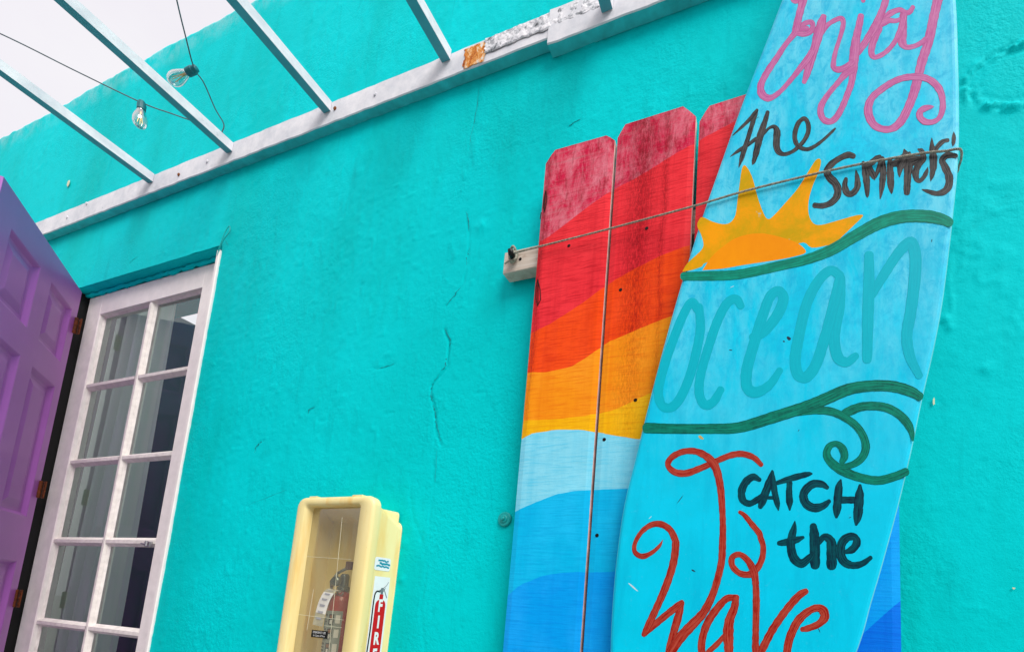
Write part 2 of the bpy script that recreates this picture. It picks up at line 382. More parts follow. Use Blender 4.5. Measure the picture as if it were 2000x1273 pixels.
jx = .004 * (fbm(X, Z, 30, 71, 3)); jz = .004 * (fbm(X, Z, 30, 72, 3))
def crack(pts, depth, wd):
    global h
    d = seg_dist(X + jx * 2, Z + jz * 2, W(pts)); h = h - depth * np.exp(-(d / wd) ** 2) * (.5 + vnoise(X, Z, 25, 91))
crack([(940, 150), (925, 230), (915, 300), (912, 330)], .0015, .0016)
crack([(910, 412), (915, 450), (916, 490), (905, 550), (880, 590), (868, 598)], .002, .0018)
crack([(868, 640), (878, 665), (872, 715), (842, 755), (840, 775), (848, 800), (852, 840), (860, 870)], .0036, .0024)
crack([(730, 720), (770, 711)], .0015, .0018); crack([(495, 880), (505, 865), (515, 860)], .003, .002)
crack([(600, 805), (612, 795)], .002, .002); crack([(1150, 640), (1160, 620)], .0, .002)
crack([(1878, 430), (1882, 520)], -.0016, .002); crack([(1868, 430), (1872, 470)], -.0014, .002); crack([(1893, 440), (1897, 480)], -.0012, .002)
crack([(1855, 500), (1858, 610)], -.0015, .0025)
crack([(800, 920), (805, 1010), (835, 1080), (822, 1190), (830, 1270)], .001, .003)
crack([(848, 840), (845, 960), (835, 1060)], .0012, .002)
for (px, py, rr, hh) in ((1070, 500, .02, .002), (1000, 320, .03, .0012), (938, 440, .016, .0035), (1848, 625, .008, .004), (1855, 640, .006, .003),
                         (790, 1062, .009, .003), (785, 1130, .008, .005), (1930, 720, .01, .002), (520, 700, .03, .001), (660, 600, .05, .001)):
    p = at(px, py, 0); h += hh * np.exp(-(((X - p[0]) ** 2 + (Z - p[2]) ** 2) / rr ** 2)) * (.3 + 1.4 * vnoise(X, Z, 90, 95))
# the ring of rough filler at the right of the photograph
c0 = at(1992, 145, 0); rr = np.hypot((X - c0[0]) * 1.0, (Z - c0[2]) / .80) + .006 * fbm(X, Z, 14, 140, 3); e = np.exp(-((rr - .080) / .010) ** 2)
h += e * (.0062 * np.clip(fbm(X, Z, 75, 101, 3) * 5 + .25, -.5, 1.2))
h -= .0015 * np.exp(-((rr - .066) / .008) ** 2)
# the lighter moulded smear under the beam
crack([(1100, 105), (1135, 92), (1160, 82)], -.003, .004)
# smear where paint rolled over the edge of the filler near the crack
Yv = -h
Zt = Z + (Z > TOP - .1) * (Z - TOP + .1) / .1 * (.028 * fbm(X, X * 0, 2.4, 120, 4) + .012 * fbm(X, X * 0, 22, 130, 2))
nx, nz = len(xs), len(zs)
ii, jj = np.meshgrid(np.arange(nx - 1), np.arange(nz - 1))
cx = (xs[:-1] + xs[1:]) / 2; cz = (zs[:-1] + zs[1:]) / 2
CX, CZ = np.meshgrid(cx, cz); keep = ~((CX > OPL) & (CX < OPR) & (CZ < LINT))
a = (jj * nx + ii)[keep]; Fq = np.stack([a, a + 1, a + 1 + nx, a + nx], 1)
Vg = np.stack([X.ravel(), Yv.ravel(), Zt.ravel()], 1)
topi = (nz - 1) * nx + np.arange(nx)                          # parapet top strip, down the back
back = np.stack([xs, np.full(nx, .25), Zt[-1] - .01], 1); back2 = np.stack([xs, np.full(nx, .25), np.full(nx, 0)], 1)
nb = len(Vg); Vg = np.concatenate([Vg, back, back2]); k = np.arange(nx - 1)
Fq = np.concatenate([Fq, np.stack([topi[:-1], topi[1:], nb + k + 1, nb + k], 1), np.stack([nb + k, nb + k + 1, nb + nx + k + 1, nb + nx + k], 1)[(cx < OPL) | (cx > OPR)]])
# above and below the opening at the back
me = bpy.data.meshes.new('wall'); me.vertices.add(len(Vg)); me.vertices.foreach_set('co', Vg.ravel())
me.loops.add(Fq.size); me.loops.foreach_set('vertex_index', Fq.ravel().astype(np.int32)); me.polygons.add(len(Fq))
me.polygons.foreach_set('loop_start', np.arange(0, Fq.size, 4, dtype=np.int32)); me.polygons.foreach_set('use_smooth', np.ones(len(Fq), bool))
me.materials.append(M_wall); me.update(); me.validate()
house = empty('turquoise_house', (OPL, 0, 0))
tag(house, 'turquoise rendered house wall with a white glass door and an open purple door', 'building')
wall = bpy.data.objects.new('wall', me); C.objects.link(wall); wall.parent = house; wall.location = (-OPL, 0, 0)

# reveal round the opening
mb = MB(); e_ = .0015
mb.box(OPL - .02, OPR + .02, .002, .25, LINT + .0, LINT + .06)            # head
mb.box(OPL - .05, OPL, .002, .25, 0, LINT - .001); mb.box(OPR, OPR + .05, .002, .25, 0, LINT - .001)
mb.build('door_reveal', M_wall, house)
# ragged bead of render/caulk between the soffit and the glass door
zg = (at(175, 582, YG)[2] + at(419, 514, YG)[2]) / 2
print('LINT', LINT, 'door top', zg, 'TOP', TOP, 'OP', OPL, OPR, 'F', FPX, PP)
mb = MB(); rnd = random.Random(3)
pts = []; N = 60
for i in range(N + 1):
    x = OPL + .01 + (OPR - OPL - .015) * i / N; pts.append((x, YG - .004 + rnd.uniform(-.002, .002), (zg + .006 + rnd.uniform(-.003, .004))))
mb.tube(pts, [rnd.uniform(.006, .010) for _ in pts], 6); mb.build('caulk_bead', M_wall, house, True)
mb = MB(); mb.box(OPL, OPR, YG + .012, YG + .05, zg + .004, LINT - .0005); mb.build('head_board', M_wall, house)

# ---- white metal/wood frame, glass door
M_white = plain('white_gloss_wood', (246, 237, 234), rough=.42, vary=.05, scale=22, bump=.25)
M_whiteb = plain('white_sash_wood', (244, 235, 228), rough=.5, vary=.09, scale=40, bump=.5)
M_dark = plain('gap_shade_dark', (22, 22, 26), rough=.6, vary=.2)
M_glass = glass_mat()
DL = (at(175, 582, YG)[0] + at(28, 1273, YG)[0]) / 2          # door leaf left
GL = (at(205, 610, YG)[0] + at(64, 1273, YG)[0]) / 2
GL = at(166, 750, YG)[0]
GR = (at(395, 564, YG)[0] + at(262, 1273, YG)[0]) / 2
DR = OPR - .004
GC = (at(294, 600, YG)[0] + at(161, 1228, YG)[0]) / 2
rows = [at(293, 588, YG)[2], at(263, 735, YG)[2], at(230, 893, YG)[2], at(197, 1056, YG)[2], at(161.6, 1225, YG)[2]]
sp_ = (rows[1] - rows[4]) / 3; print('rows', rows, 'cols', DL, GL, GC, GR, DR)
rows = [rows[0], rows[1], rows[2], rows[3], rows[4], rows[4] - sp_, rows[4] - 2 * sp_ , rows[4] - 3 * sp_]
mb = MB(); mb.box(OPL + .0006, OPL + .006, .004, YG + .20, 0, LINT - .003); mb.box(OPL + .0006, DL + .004, YG + .008, YG + .09, 0, zg + .003)   # dark lining added so the hinge-side gap looks shaded
mb.build('gap_lining', M_dark, house)
mb = MB(); mb.box(OPR - .013, OPR + .003, -.006, .03, .0, LINT - .022, bev=.003); mb.build('corner_bead', M_white, house)
gd = empty('glass_door', ((DL + DR) / 2 - OPL, YG, .05)); gd.parent = house
def bevbox(mb, x0, x1, y0, y1, z0, z1, b=.002): mb.box(x0, x1, y0, y1, z0, z1, bev=b)
mb = MB(); bot = rows[7]
bevbox(mb, DL, GL, YG, YG + .04, .05, zg, .003); bevbox(mb, GR, DR - .010, YG, YG + .04, .05, zg, .003)
mb.box(GL - .001, GR + .001, YG + .0004, YG + .04, rows[0], zg - .0004, bev=.001); mb.box(GL - .001, GR + .001, YG + .0004, YG + .04, .05, bot, bev=.001)
mb.build('door_frame', M_white, gd)
mw = .011
for x0, x1, z0, z1, nm in [(GC - mw, GC + mw, bot, rows[0], 'v')]:
    mb = MB()
    V = [(x0, YG + .012, z0), (x0 + .005, YG + .004, z0), (x1 - .005, YG + .004, z0), (x1, YG + .012, z0), (x1, YG + .03, z0), (x0, YG + .03, z0)]
    V += [(a_, b_, z1) for a_, b_, _ in V]
    mb.add(V, [(i, (i + 1) % 6, 6 + (i + 1) % 6, 6 + i) for i in range(6)]); mb.build('glazing_bar', M_whiteb, gd)
for zr in rows[1:7]:
    for (xa, xb) in ((GL, GC - mw + .001), (GC + mw - .001, GR)):
        mb = MB(); V = [(xa, YG + .0125, zr - mw), (xa, YG + .0045, zr - mw + .005), (xa, YG + .0045, zr + mw - .005), (xa, YG + .0125, zr + mw), (xa, YG + .03, zr + mw), (xa, YG + .03, zr - mw)]
        V += [(xb, b_, c_) for _, b_, c_ in V]
        mb.add(V, [(i, (i + 1) % 6, 6 + (i + 1) % 6, 6 + i) for i in range(6)]); mb.build('glazing_bar', M_whiteb, gd)
# putty fillets round every pane + panes
for r in range(7):
    zt = rows[r] - (mw if r else 0); zb = rows[r + 1] + (mw if r < 6 else 0)
    for (xa, xb) in ((GL, GC - mw), (GC + mw, GR)):
        mb = MB(); f = .006
        o_ = [(xa, YG + .013, zb), (xb, YG + .013, zb), (xb, YG + .013, zt), (xa, YG + .013, zt)]
        i_ = [(xa + f, YG + .021, zb + f), (xb - f, YG + .021, zb + f), (xb - f, YG + .021, zt - f), (xa + f, YG + .021, zt - f)]
        mb.add(o_ + i_, [(k, (k + 1) % 4, 4 + (k + 1) % 4, 4 + k) for k in range(4)]); mb.build('pane_fillet', M_whiteb, gd)
        mb = MB(); mb.add([(xa - .002, YG + .0205, zb - .002), (xb + .002, YG + .0205, zb - .002), (xb + .002, YG + .0205, zt + .002), (xa - .002, YG + .0205, zt + .002)], [(0, 1, 2, 3)])
        mb.build('pane', M_glass, gd)
# latch at the right end of the third bar
M_steel = plain('dull_steel', (190, 190, 192), rough=.3, metal=.8, vary=.1)
p = at(292, 1062, YG); mb = MB(); bevbox(mb, p[0] - .02, p[0] + .012, YG - .006, YG + .004, p[2] - .009, p[2] + .009, .002)
mb.tube([(p[0] + .006, YG - .012, p[2] - .008), (p[0] + .006, YG - .012, p[2] + .010)], .004, 8); mb.tube([(p[0] - .03, YG - .008, p[2] + .001), (p[0] + .002, YG - .010, p[2] - .001)], .003, 6)
mb.build('latch', M_steel, gd)

# ---- purple panel door, standing open towards the camera
hx, hy = at(161, 574, 0.0)[0], -.002
dv = ray(555, 1160); dv = np.array([dv[0], dv[1], 0]); dv /= np.linalg.norm(dv)     # along the door, free edge -> hinge
nv = np.array([dv[1], -dv[0], 0])                                                   # towards the camera side
P0 = np.array([hx, hy, 0])
def duz(px, py):
    q = hit(px, py, P0, nv); return (-(np.array(q) - P0) @ dv, q[2])
ztop = duz(161, 574)[1]; fe = duz(8, 344)
print('door: dv', dv, 'top', ztop, 'free', fe, 'P1l', duz(23, 444), 'P1r', duz(80, 521), 'P2l', duz(101, 550), 'P2r', duz(141, 604), 'P2bot', duz(76, 660), duz(113, 707),
      'r2top', duz(62, 712), duz(108, 755), 'r2bot', duz(50, 1013), 'r3top', duz(35, 1095))
DW = fe[0]; ztop = (ztop + fe[1]) / 2
uc = [duz(23, 444)[0], duz(80, 521)[0], duz(101, 550)[0], duz(141, 604)[0]]
rowsd = [((duz(101, 550)[1] + duz(141, 604)[1]) / 2, (duz(76, 660)[1] + duz(113, 707)[1]) / 2),
         ((duz(62, 712)[1] + duz(108, 755)[1]) / 2, duz(47, 1008)[1]), (duz(30, 1094)[1], .25)]
M_purple = purple_mat()
pd = empty('panel_door', (hx - OPL, hy, .02)); pd.parent = house
def DP(u, z, n): return tuple(P0 - dv * u + nv * n + np.array([0, 0, z]))
us = sorted([0, uc[3], uc[2], uc[1], uc[0], DW]); zl = [.02, .25, rowsd[2][0], rowsd[1][1], rowsd[1][0], rowsd[0][1], rowsd[0][0], ztop]
mb = MB()
for i in range(5):
    for j in range(7):
        u0, u1, z0, z1 = us[i], us[i + 1], zl[j], zl[j + 1]
        if i in (1, 3) and j in (1, 3, 5):
            def lp(k, n): return [DP(u0 + k, z0 + k, n), DP(u1 - k, z0 + k, n), DP(u1 - k, z1 - k, n), DP(u0 + k, z1 - k, n)]
            ls = [lp(0, 0), lp(.004, -.002), lp(.014, -.012), lp(.019, -.013), lp(.028, -.013), lp(.052, -.0065), lp(.056, -.006)]
            for a_, b_ in zip(ls[:-1], ls[1:]):
                mb.add(a_ + b_, [(k, (k + 1) % 4, 4 + (k + 1) % 4, 4 + k) for k in range(4)])
            mb.add(ls[-1], [(0, 1, 2, 3)])
        else: mb.add([DP(u0, z0, 0), DP(u1, z0, 0), DP(u1, z1, 0), DP(u0, z1, 0)], [(0, 1, 2, 3)])
t_ = -.036
mb.hexa([DP(0, .02, t_), DP(DW, .02, t_), DP(DW, .02, -.0001), DP(0, .02, -.0001), DP(0, ztop, t_), DP(DW, ztop, t_), DP(DW, ztop, -.0001), DP(0, ztop, -.0001)])
del mb.F[-2]; del mb.I[-2]          # leave out the box face behind the panelled one
mb.F = mb.F
mb.build('door_leaf', M_purple, pd)
M_hinge = plain('rusted_hinge', (118, 64, 40), rough=.75, vary=.3, scale=90, bump=.6)
for (px, py, hh) in ((158, 640, .033), (89, 957, .033), (42, 1168, .033)):
    q = at(px, py, .012); mb = MB()
    mb.tube([(q[0] - .002, -.004, q[2] - hh), (q[0] - .002, -.004, q[2] + hh)], .006, 10)
    for k in range(-2, 3): mb.tube([(q[0] - .002, -.004, q[2] + k * hh * .42 - .0015), (q[0] - .002, -.004, q[2] + k * hh * .42 + .0015)], .0068, 10)
    mb.box(q[0] - .002, q[0] + .014, .004, .007, q[2] - hh, q[2] + hh)
    for k in (-1, 0, 1): mb.tube([(q[0] + .008, .0045, q[2] + k * hh * .6), (q[0] + .008, .002, q[2] + k * hh * .6)], .004, 8)
    mb.build('hinge', M_hinge, house)

# ---- little fittings on the wall
c = at(985, 1013, -.004); mb = MB(); n = 28
def disc(mb, c, r, y0, y1, n=28, bev=.002, i=0):
    V = [(c[0] + r * math.cos(2 * math.pi * k / n), y0, c[2] + r * math.sin(2 * math.pi * k / n)) for k in range(n)]
    V += [(c[0] + r * math.cos(2 * math.pi * k / n), y1 + bev, c[2] + r * math.sin(2 * math.pi * k / n)) for k in range(n)]
    V += [(c[0] + (r - bev) * math.cos(2 * math.pi * k / n), y1, c[2] + (r - bev) * math.sin(2 * math.pi * k / n)) for k in range(n)]
    mb.add(V, [(k, n + k, n + (k + 1) % n, (k + 1) % n) for k in range(n)] + [(n + k, 2 * n + k, 2 * n + (k + 1) % n, n + (k + 1) % n) for k in range(n)] + [tuple(2 * n + k for k in range(n))], i)
M_tq = plain('turquoise_metal_paint', (0, 178, 176), rough=.45, vary=.1)
disc(mb, c, .0175, 0, -.006); disc(mb, c, .010, -.0058, -.009); disc(mb, c, .005, -.0088, -.014, 6); mb.build('anchor_plate', M_tq, house)
q = at(440, 468, -.003); mb = MB()
mb.tube([(q[0] + a_, -.003 + b_, q[2] + c_) for a_, b_, c_ in spline([(-.03, .0, -.075), (-.012, -.006, -.03), (.002, -.006, .02), (.018, -.004, .045), (.022, -.004, .02), (.004, -.006, -.005), (-.022, -.003, -.05)], 5)], .0014, 6)
mb.build('wire_loop', M_tq, house, True)
M_chip = plain('bare_plaster_chip', (222, 226, 190), rough=.8)
for k, (px, py, sx, sz) in enumerate(((133, 358, .010, .020), (1824, 784, .0018, .009), (1980, 1148, .002, .002))):
    c = at(px, py, -.0035); V = []; rnd = random.Random(k)
    for j in range(11):
        r_ = rnd.uniform(.6, 1.1); V.append((c[0] + sx * r_ * math.cos(j * .571), c[1], c[2] + sz * r_ * math.sin(j * .571)))
    mk('paint_chip', V + [(v[0], c[1] + .0008, v[2]) for v in V], [tuple(range(11))] + [(j, (j + 1) % 11, 11 + (j + 1) % 11, 11 + j) for j in range(11)], M_chip, house)

M_crk = plain('crack_shadow_dirt', (0, 138, 144), rough=.9, vary=.3, scale=80)
def surf(x, z): return float(Yv[min(nz - 1, int(np.searchsorted(zs, z))), min(nx - 1, int(np.searchsorted(xs, x)))])
for ci, (pts, r_) in enumerate((([(868, 640), (873, 652), (879, 665), (876, 676)], .0011), ([(876, 676), (871, 700), (869, 716), (862, 722)], .0014), ([(858, 728), (846, 746), (840, 762), (843, 785), (848, 800), (850, 822), (857, 845), (860, 862)], .0011),
      ([(910, 412), (914, 430), (915, 450)], .0011), ([(916, 482), (911, 500), (910, 520)], .0009), ([(902, 555), (888, 575), (870, 597)], .0009), ([(730, 722), (752, 716), (770, 710)], .0008), ([(495, 884), (502, 868), (514, 860)], .0013),
      ([(600, 808), (604, 799), (615, 794)], .0011), ([(936, 170), (930, 215), (920, 262), (914, 300)], .0007), ([(1108, 247), (1122, 238), (1134, 232)], .0010), ([(850, 940), (852, 880)], .0006), ([(485, 985), (560, 955)], .0004), ([(440, 470), (446, 480)], .001), ([(252, 515), (262, 506), (270, 500)], .0008))):
    rnd = random.Random(ci + 40); q = [at(x, y, 0) for x, y in pts]; P = []
    for p in spline([(v[0], v[2]) for v in q], 7): P.append((p[0] + rnd.uniform(-.0016, .0016), p[1] + rnd.uniform(-.001, .001)))
    rad = [r_ * .72 * (.25 + 1.1 * math.sin(math.pi * (k + .5) / len(P))) * rnd.uniform(.5, 1.3) for k in range(len(P))]
    mb = MB(); mb.tube([(x, surf(x, z) - .0002, z) for x, z in P], rad, 5); mb.build('crack', M_crk, house)

# ---- what is behind the glass
mb = MB(); M_room = plain('room_gloom_dark', (34, 64, 66), rough=.8, vary=.15, scale=3)  # dark wall colour stands in for the gloom of the room
mb.box(OPL - 1.6, OPR + 1.6, 2.4, 2.5, 0, 2.3); mb.box(OPL - 1.7, OPL - 1.6, .26, 2.5, 0, 3.55); mb.box(OPR + 1.6, OPR + 1.7, .26, 2.5, 0, 2.6)  # room left mostly roofless, rear wall low, so the sky lights the curtain
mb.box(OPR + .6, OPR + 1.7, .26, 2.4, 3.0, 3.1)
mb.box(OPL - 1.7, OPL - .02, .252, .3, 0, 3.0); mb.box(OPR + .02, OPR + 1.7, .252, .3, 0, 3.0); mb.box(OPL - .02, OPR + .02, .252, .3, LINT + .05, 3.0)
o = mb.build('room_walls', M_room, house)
M_cur = curtain_mat(); YC = YG + .10
cl0, cr0 = at(232, 600, YC)[0], (at(321, 665, YC)[0] + at(223, 1227, YC)[0]) / 2
cl1 = OPL + .0
V = []; F = []; nxx, nzz = 90, 50; zt_, zb_ = zg + .03, .15
for j in range(nzz + 1):
    tz = j / nzz; z = zt_ + (zb_ - zt_) * tz; xl = cl0 + (cl1 - cl0) * min(1, (tz * 4.2)) ** .8
    for i in range(nxx + 1):
        t = i / nxx; amp = .018 + .018 * min(1, tz * 2)
        V.append((xl + (cr0 - xl) * t, YC + amp * math.sin(t * 34 + 1.1 * math.sin(t * 9)) + .006 * math.sin(t * 61 + 2), z))
for j in range(nzz):
    for i in range(nxx): a_ = j * (nxx + 1) + i; F.append((a_, a_ + 1, a_ + nxx + 2, a_ + nxx + 1))
o = mk('curtain', V, F, M_cur, smooth=True)
tag(o, 'pale greenish curtain hanging in folds behind the glass door, drawn to the left', 'curtain')

# ================================================================== PERGOLA FRAME
M_mw = metal_white(); M_under = plain('teal_beam_underside', (70, 200, 206), rough=.5, vary=.12, scale=30)  # beam: white front, teal underside
M_under2 = plain('wall_bounce_underside', (84, 164, 178), rough=.5, vary=.08, scale=18)  # rafter undersides: blue light bounced off the wall, put into the colour
perg = empty('pergola_frame', (at(500, 270, -.03)[0], -.03, at(500, 270, -.03)[2]))
tag(perg, 'white painted rafters and wall beam with peeling flashing and rust, fixed across the turquoise wall', 'pergola frame')
YB = -.030
bt = (at(463, 276, YB)[2] + at(307, 342, YB)[2] + at(650, 196, YB)[2]) / 3
bb = (at(90, 460, YB)[2] + at(700, 214, YB)[2] + at(600, 256, YB)[2]) / 3
XJ = at(1072, 60, YB)[0]; XL = at(76, 440, YB)[0]
print('beam', bt, bb, XJ, XL, 'chk', [at(*p, YB)[2] for p in ((463, 276), (307, 342), (650, 196), (948, 74), (1060, 24))], [at(*p, YB)[2] for p in ((90, 460), (700, 214), (600, 256), (1068, 70))])
def beam(x0, x1, zb, zt, yf):
    """front sheet with a slightly uneven lower edge, teal underside"""
    n = max(4, int((x1 - x0) / .03)); V = []; F = []; I = []; rnd = random.Random(int(abs(x0) * 100))
    for i in range(n + 1):
        x = x0 + (x1 - x0) * i / n; d = rnd.uniform(-.0008, .0008); e = rnd.uniform(-.0008, .0008)
        V += [(x, yf + d, zt), (x, yf + d, zb + .002 + e), (x, yf + .003 + d, zb + e), (x, -.0005, zb + e), (x, -.0005, zt)]
    for i in range(n):
        a_, b_ = i * 5, i * 5 + 5
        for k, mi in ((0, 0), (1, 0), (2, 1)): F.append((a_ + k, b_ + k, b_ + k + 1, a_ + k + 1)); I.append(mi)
        F.append((a_, a_ + 4, b_ + 4, b_)); I.append(0)
    F.append((0, 1, 2, 3, 4)); I.append(0); F.append(tuple(n * 5 + k for k in (4, 3, 2, 1, 0))); I.append(0)
    return mk('wall_beam', V, F, [M_mw, M_under], perg, I)
XL = XL - .3
beam(XL, XJ, bb, bt, YB); z2 = at(1078, 83, YB - .004)[2]
beam(XJ + .001, 3.2, z2, bt + .004, YB - .004)
# rafters
land = [(290, 359, 303, 345), (443.6, 300.5, 458, 292), (632.7, 222.7, 644, 212), (864, 124, 884, 119), (1177, 31, 1206, 25)]
rw = []; 
for (xa, ya, xb, yb) in land: p, q = at(xa, ya, YB), at(xb, yb, YB); rw.append((p[0], q[0], p[2]))
print('rafters', rw)
rz = sum(r[2] for r in rw[:4]) / 4; rh = .033; rwid = .029
slope = 0.035                                   # rises away from the wall
def rafter_x(k): return rw[k][0]
for k in range(5):
    x0 = rw[k][0]; x1 = x0 + rwid; yf = YB - (.001 if k < 4 else .005); ye = -5.1; V = []; F = []; I = []; n = 24; rnd = random.Random(k)
    z0_ = rw[k][2]
    for i in range(n + 1):
        t = i / n; y = yf + (ye - yf) * t; z = z0_ + slope * (yf - y) + .004 * math.sin(t * 5 + k) * t; d = rnd.uniform(-.0006, .0006)
        V += [(x0 + d, y, z), (x1 + d, y, z), (x1 + d, y, z + rh), (x0 + d, y, z + rh)]
    for i in range(n):
        a_, b_ = i * 4, i * 4 + 4
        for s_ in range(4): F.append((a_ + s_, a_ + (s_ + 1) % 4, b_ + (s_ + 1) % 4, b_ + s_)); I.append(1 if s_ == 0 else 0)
    F += [(3, 2, 1, 0), tuple(n * 4 + q for q in range(4))]; I += [0, 0]
    mk('rafter', V, F, [M_mw, M_under2], perg, I)
# crinkled flashing strip, rust patch, bolts
def crumple(name, pxa, pxb, mat, f0, f1, amp, seed, nx=150, nz=16):
    xa, xb = at(*pxa, YB)[0], at(*pxb, YB)[0]; V = []; F = []
    gx, gz = np.meshgrid(np.linspace(0, 1, nx), np.linspace(0, 1, nz))
    hh = amp * (fbm(gx * (xb - xa) * 10, gz * .5, 9, seed, 4) + .5); low = .010 * fbm(gx * (xb - xa) * 10, gx * 0, 6, seed + 5, 3)
    for j in range(nz):
        for i in range(nx):
            t = gz[j, i]; zlo = bb + (bt - bb) * f0 + low[j, i] * (1 - t); zhi = bb + (bt - bb) * f1 + .35 * low[j, -i]
            V.append((xa + (xb - xa) * gx[j, i] + (.012 * (vnoise(np.array([j * .3]), np.array([seed * 1.]), 1.7, seed + i // (nx // 2))[0] - .5) if i in (0, 1, nx - 2, nx - 1) else 0), YB - .0015 - hh[j, i] * (1 if 0 < j < nz - 1 else .3), zlo + (zhi - zlo) * t))
    for j in range(nz - 1):
        for i in range(nx - 1): a_ = j * nx + i; F.append((a_, a_ + 1, a_ + nx + 1, a_ + nx))
    return mk(name, V, F, mat, perg)
crumple('flashing_strip', (948, 90), (1176, 10), foil_mat(), .34, .99, .005, 7)
crumple('rust_patch', (908, 110), (950, 90), rust_mat(), .03, .90, .0016, 9, 60, 24)
M_bolt = plain('rusty_bolt', (150, 90, 50), rough=.7, metal=.4)
for (px, py) in ((350, 342), (170, 398), (132, 425), (655, 213), (405, 316), (733, 185)):
    c = at(px, py, YB); mb = MB(); disc(mb, c, .006, YB, YB - .004, 6, .001); mb.build('bolt', M_bolt if px in (350, 655) else M_mw, perg)

# ================================================================== STRING LIGHTS
M_cord = plain('grey_cord', (104, 116, 122), rough=.7); M_sock = plain('teal_spattered_socket', (24, 110, 118), rough=.5)
M_bulb = bulb_mat(); M_fil = plain('filament_brass', (220, 180, 110), rough=.3, metal=.6)
def bulb(root, top, d, s=1.0, sock='socket'):
    """teardrop bulb hanging from `top` along unit vector d"""
    d = Vector(d).normalized(); a_ = d.orthogonal().normalized(); b_ = d.cross(a_); top = Vector(top)
    def lathe(prof, n=20):
        V = []; F = []
        for (t, r) in prof:
            for j in range(n): an = 2 * math.pi * j / n; V.append(top + d * t * s + (a_ * math.cos(an) + b_ * math.sin(an)) * r * s)
        for k in range(len(prof) - 1):
            for j in range(n): F.append((k * n + j, k * n + (j + 1) % n, (k + 1) * n + (j + 1) % n, (k + 1) * n + j))
        F.append(tuple(range(n))); F.append(tuple((len(prof) - 1) * n + j for j in range(n))); return V, F
    V, F = lathe([(-.010, .004), (-.008, .008), (.002, .009), (.004, .0105), (.022, .0100), (.024, .008)]); mk('socket', V, F, M_sock, root, smooth=False)
    V, F = lathe([(.022, .008), (.030, .010), (.042, .0135), (.056, .0165), (.068, .0165), (.078, .0135), (.085, .008), (.087, .002)])
    bo = mk('bulb', V, F, M_bulb, root, smooth=True)
    mb = MB(); mb.tube([top + d * s * .022, top + d * s * .040], .003 * s, 8)
    for k in range(5):
        an = k * 1.257; o1 = (a_ * math.cos(an) + b_ * math.sin(an)) * .004 * s; mb.tube([top + d * s * .038 + o1 * .4, top + d * s * .070 + o1 * 1.5], .0008 * s, 5)
    f_ = mb.build('filament', M_fil, bo)
def strip(root, P, r=.0018):
    mb = MB(); mb.tube([Vector(p) for p in spline(P, 10)], r, 7); return mb.build('cord', M_cord, root, True)
# left run: from the left of the frame over the second rafter
YA = -.45
A1 = [atz(-420, -120, 3.16), atz(-200, -20, 3.12), atz(0, 66, 3.09), atz(150, 140, 3.075), atz(277, 201, 3.065), atz(340, 224, 3.07), atz(392, 243, 3.075), atz(418, 258, 3.08), atz(432, 262, 3.085)]
s1 = empty('string_light', A1[4]); tag(s1, 'string light with a clear bulb hanging straight down between two rafters', 'string light', 'string lights over the rafters')
strip(s1, [tuple(p) for p in A1])
bulb(s1, atz(277, 204, 3.058), (0.20, -.02, -1), 1.1)
YE = -.42
A2 = [atz(250, -420, 3.14), atz(310, -160, 3.12), atz(345, 0, 3.10), atz(362, 70, 3.085), atz(379, 133, 3.07), atz(398, 162, 3.068), atz(420, 212, 3.07), atz(437, 243, 3.078), atz(432, 262, 3.085)]
s2 = empty('string_light', A2[4]); tag(s2, 'string light with a clear bulb sticking out sideways beside a rafter', 'string light', 'string lights over the rafters')
strip(s2, [tuple(p) for p in A2])
e1 = atz(379, 136, 3.07); e2 = atz(336, 158, 3.05); e1 = Vector(e1); bulb(s2, e1, (e2 - e1), 1.12)


# ================================================================== PICKET PANEL
YP = -.055; PT = .018
px0 = (at(1065, 320, YP)[0] + at(981, 1273, YP)[0]) / 2
g1 = (at(1200, 290, YP)[0] + at(1137, 1273, YP)[0]) / 2; g2 = (at(1362, 240, YP)[0] + at(1354, 430, YP)[0]) / 2
px4 = (at(1757, 990, YP)[0] + at(1761, 1265, YP)[0]) / 2; g3 = (g2 + px4) / 2
print('pickets', px0, g1, g2, g3, px4, 'chk', at(1065, 320, YP)[0], at(981, 1273, YP)[0], at(1200, 290, YP)[0], at(1137, 1273, YP)[0])
BND = [
 [(1064, 468), (1150, 403), (1196, 370), (1241, 349), (1308, 307), (1354, 280), (1440, 235), (1757, 130)],
 [(1040, 649), (1075, 632), (1133, 595), (1183, 557), (1241, 524), (1291, 499), (1341, 480), (1757, 330)],
 [(1029, 727), (1067, 727), (1116, 716), (1146, 698), (1183, 670), (1241, 645), (1304, 620), (1757, 470)],
 [(1020, 821), (1085, 818), (1143, 812), (1197, 801), (1238, 783), (1270, 767), (1757, 620)],
 [(1017, 857), (1040, 846), (1085, 839), (1130, 839), (1166, 843), (1202, 851), (1251, 858), (1757, 720)],
 [(1004, 999), (1040, 983), (1085, 965), (1130, 957), (1175, 955), (1229, 954), (1500, 900), (1757, 830)],
 [(990, 1163), (1017, 1141), (1062, 1123), (1116, 1116), (1152, 1117), (1202, 1116), (1500, 1020), (1757, 930)],
 [(960, 1420), (1300, 1360), (1500, 1300), (1640, 1268), (1680, 1243), (1720, 1205), (1757, 1172)],
]
BW = []
for b in BND:
    q = [at(x, y, YP) for x, y in b]; BW.append((np.array([p[0] for p in q]), np.array([p[2] for p in q])))
def bz(k, x): return float(np.interp(x, *BW[k]))
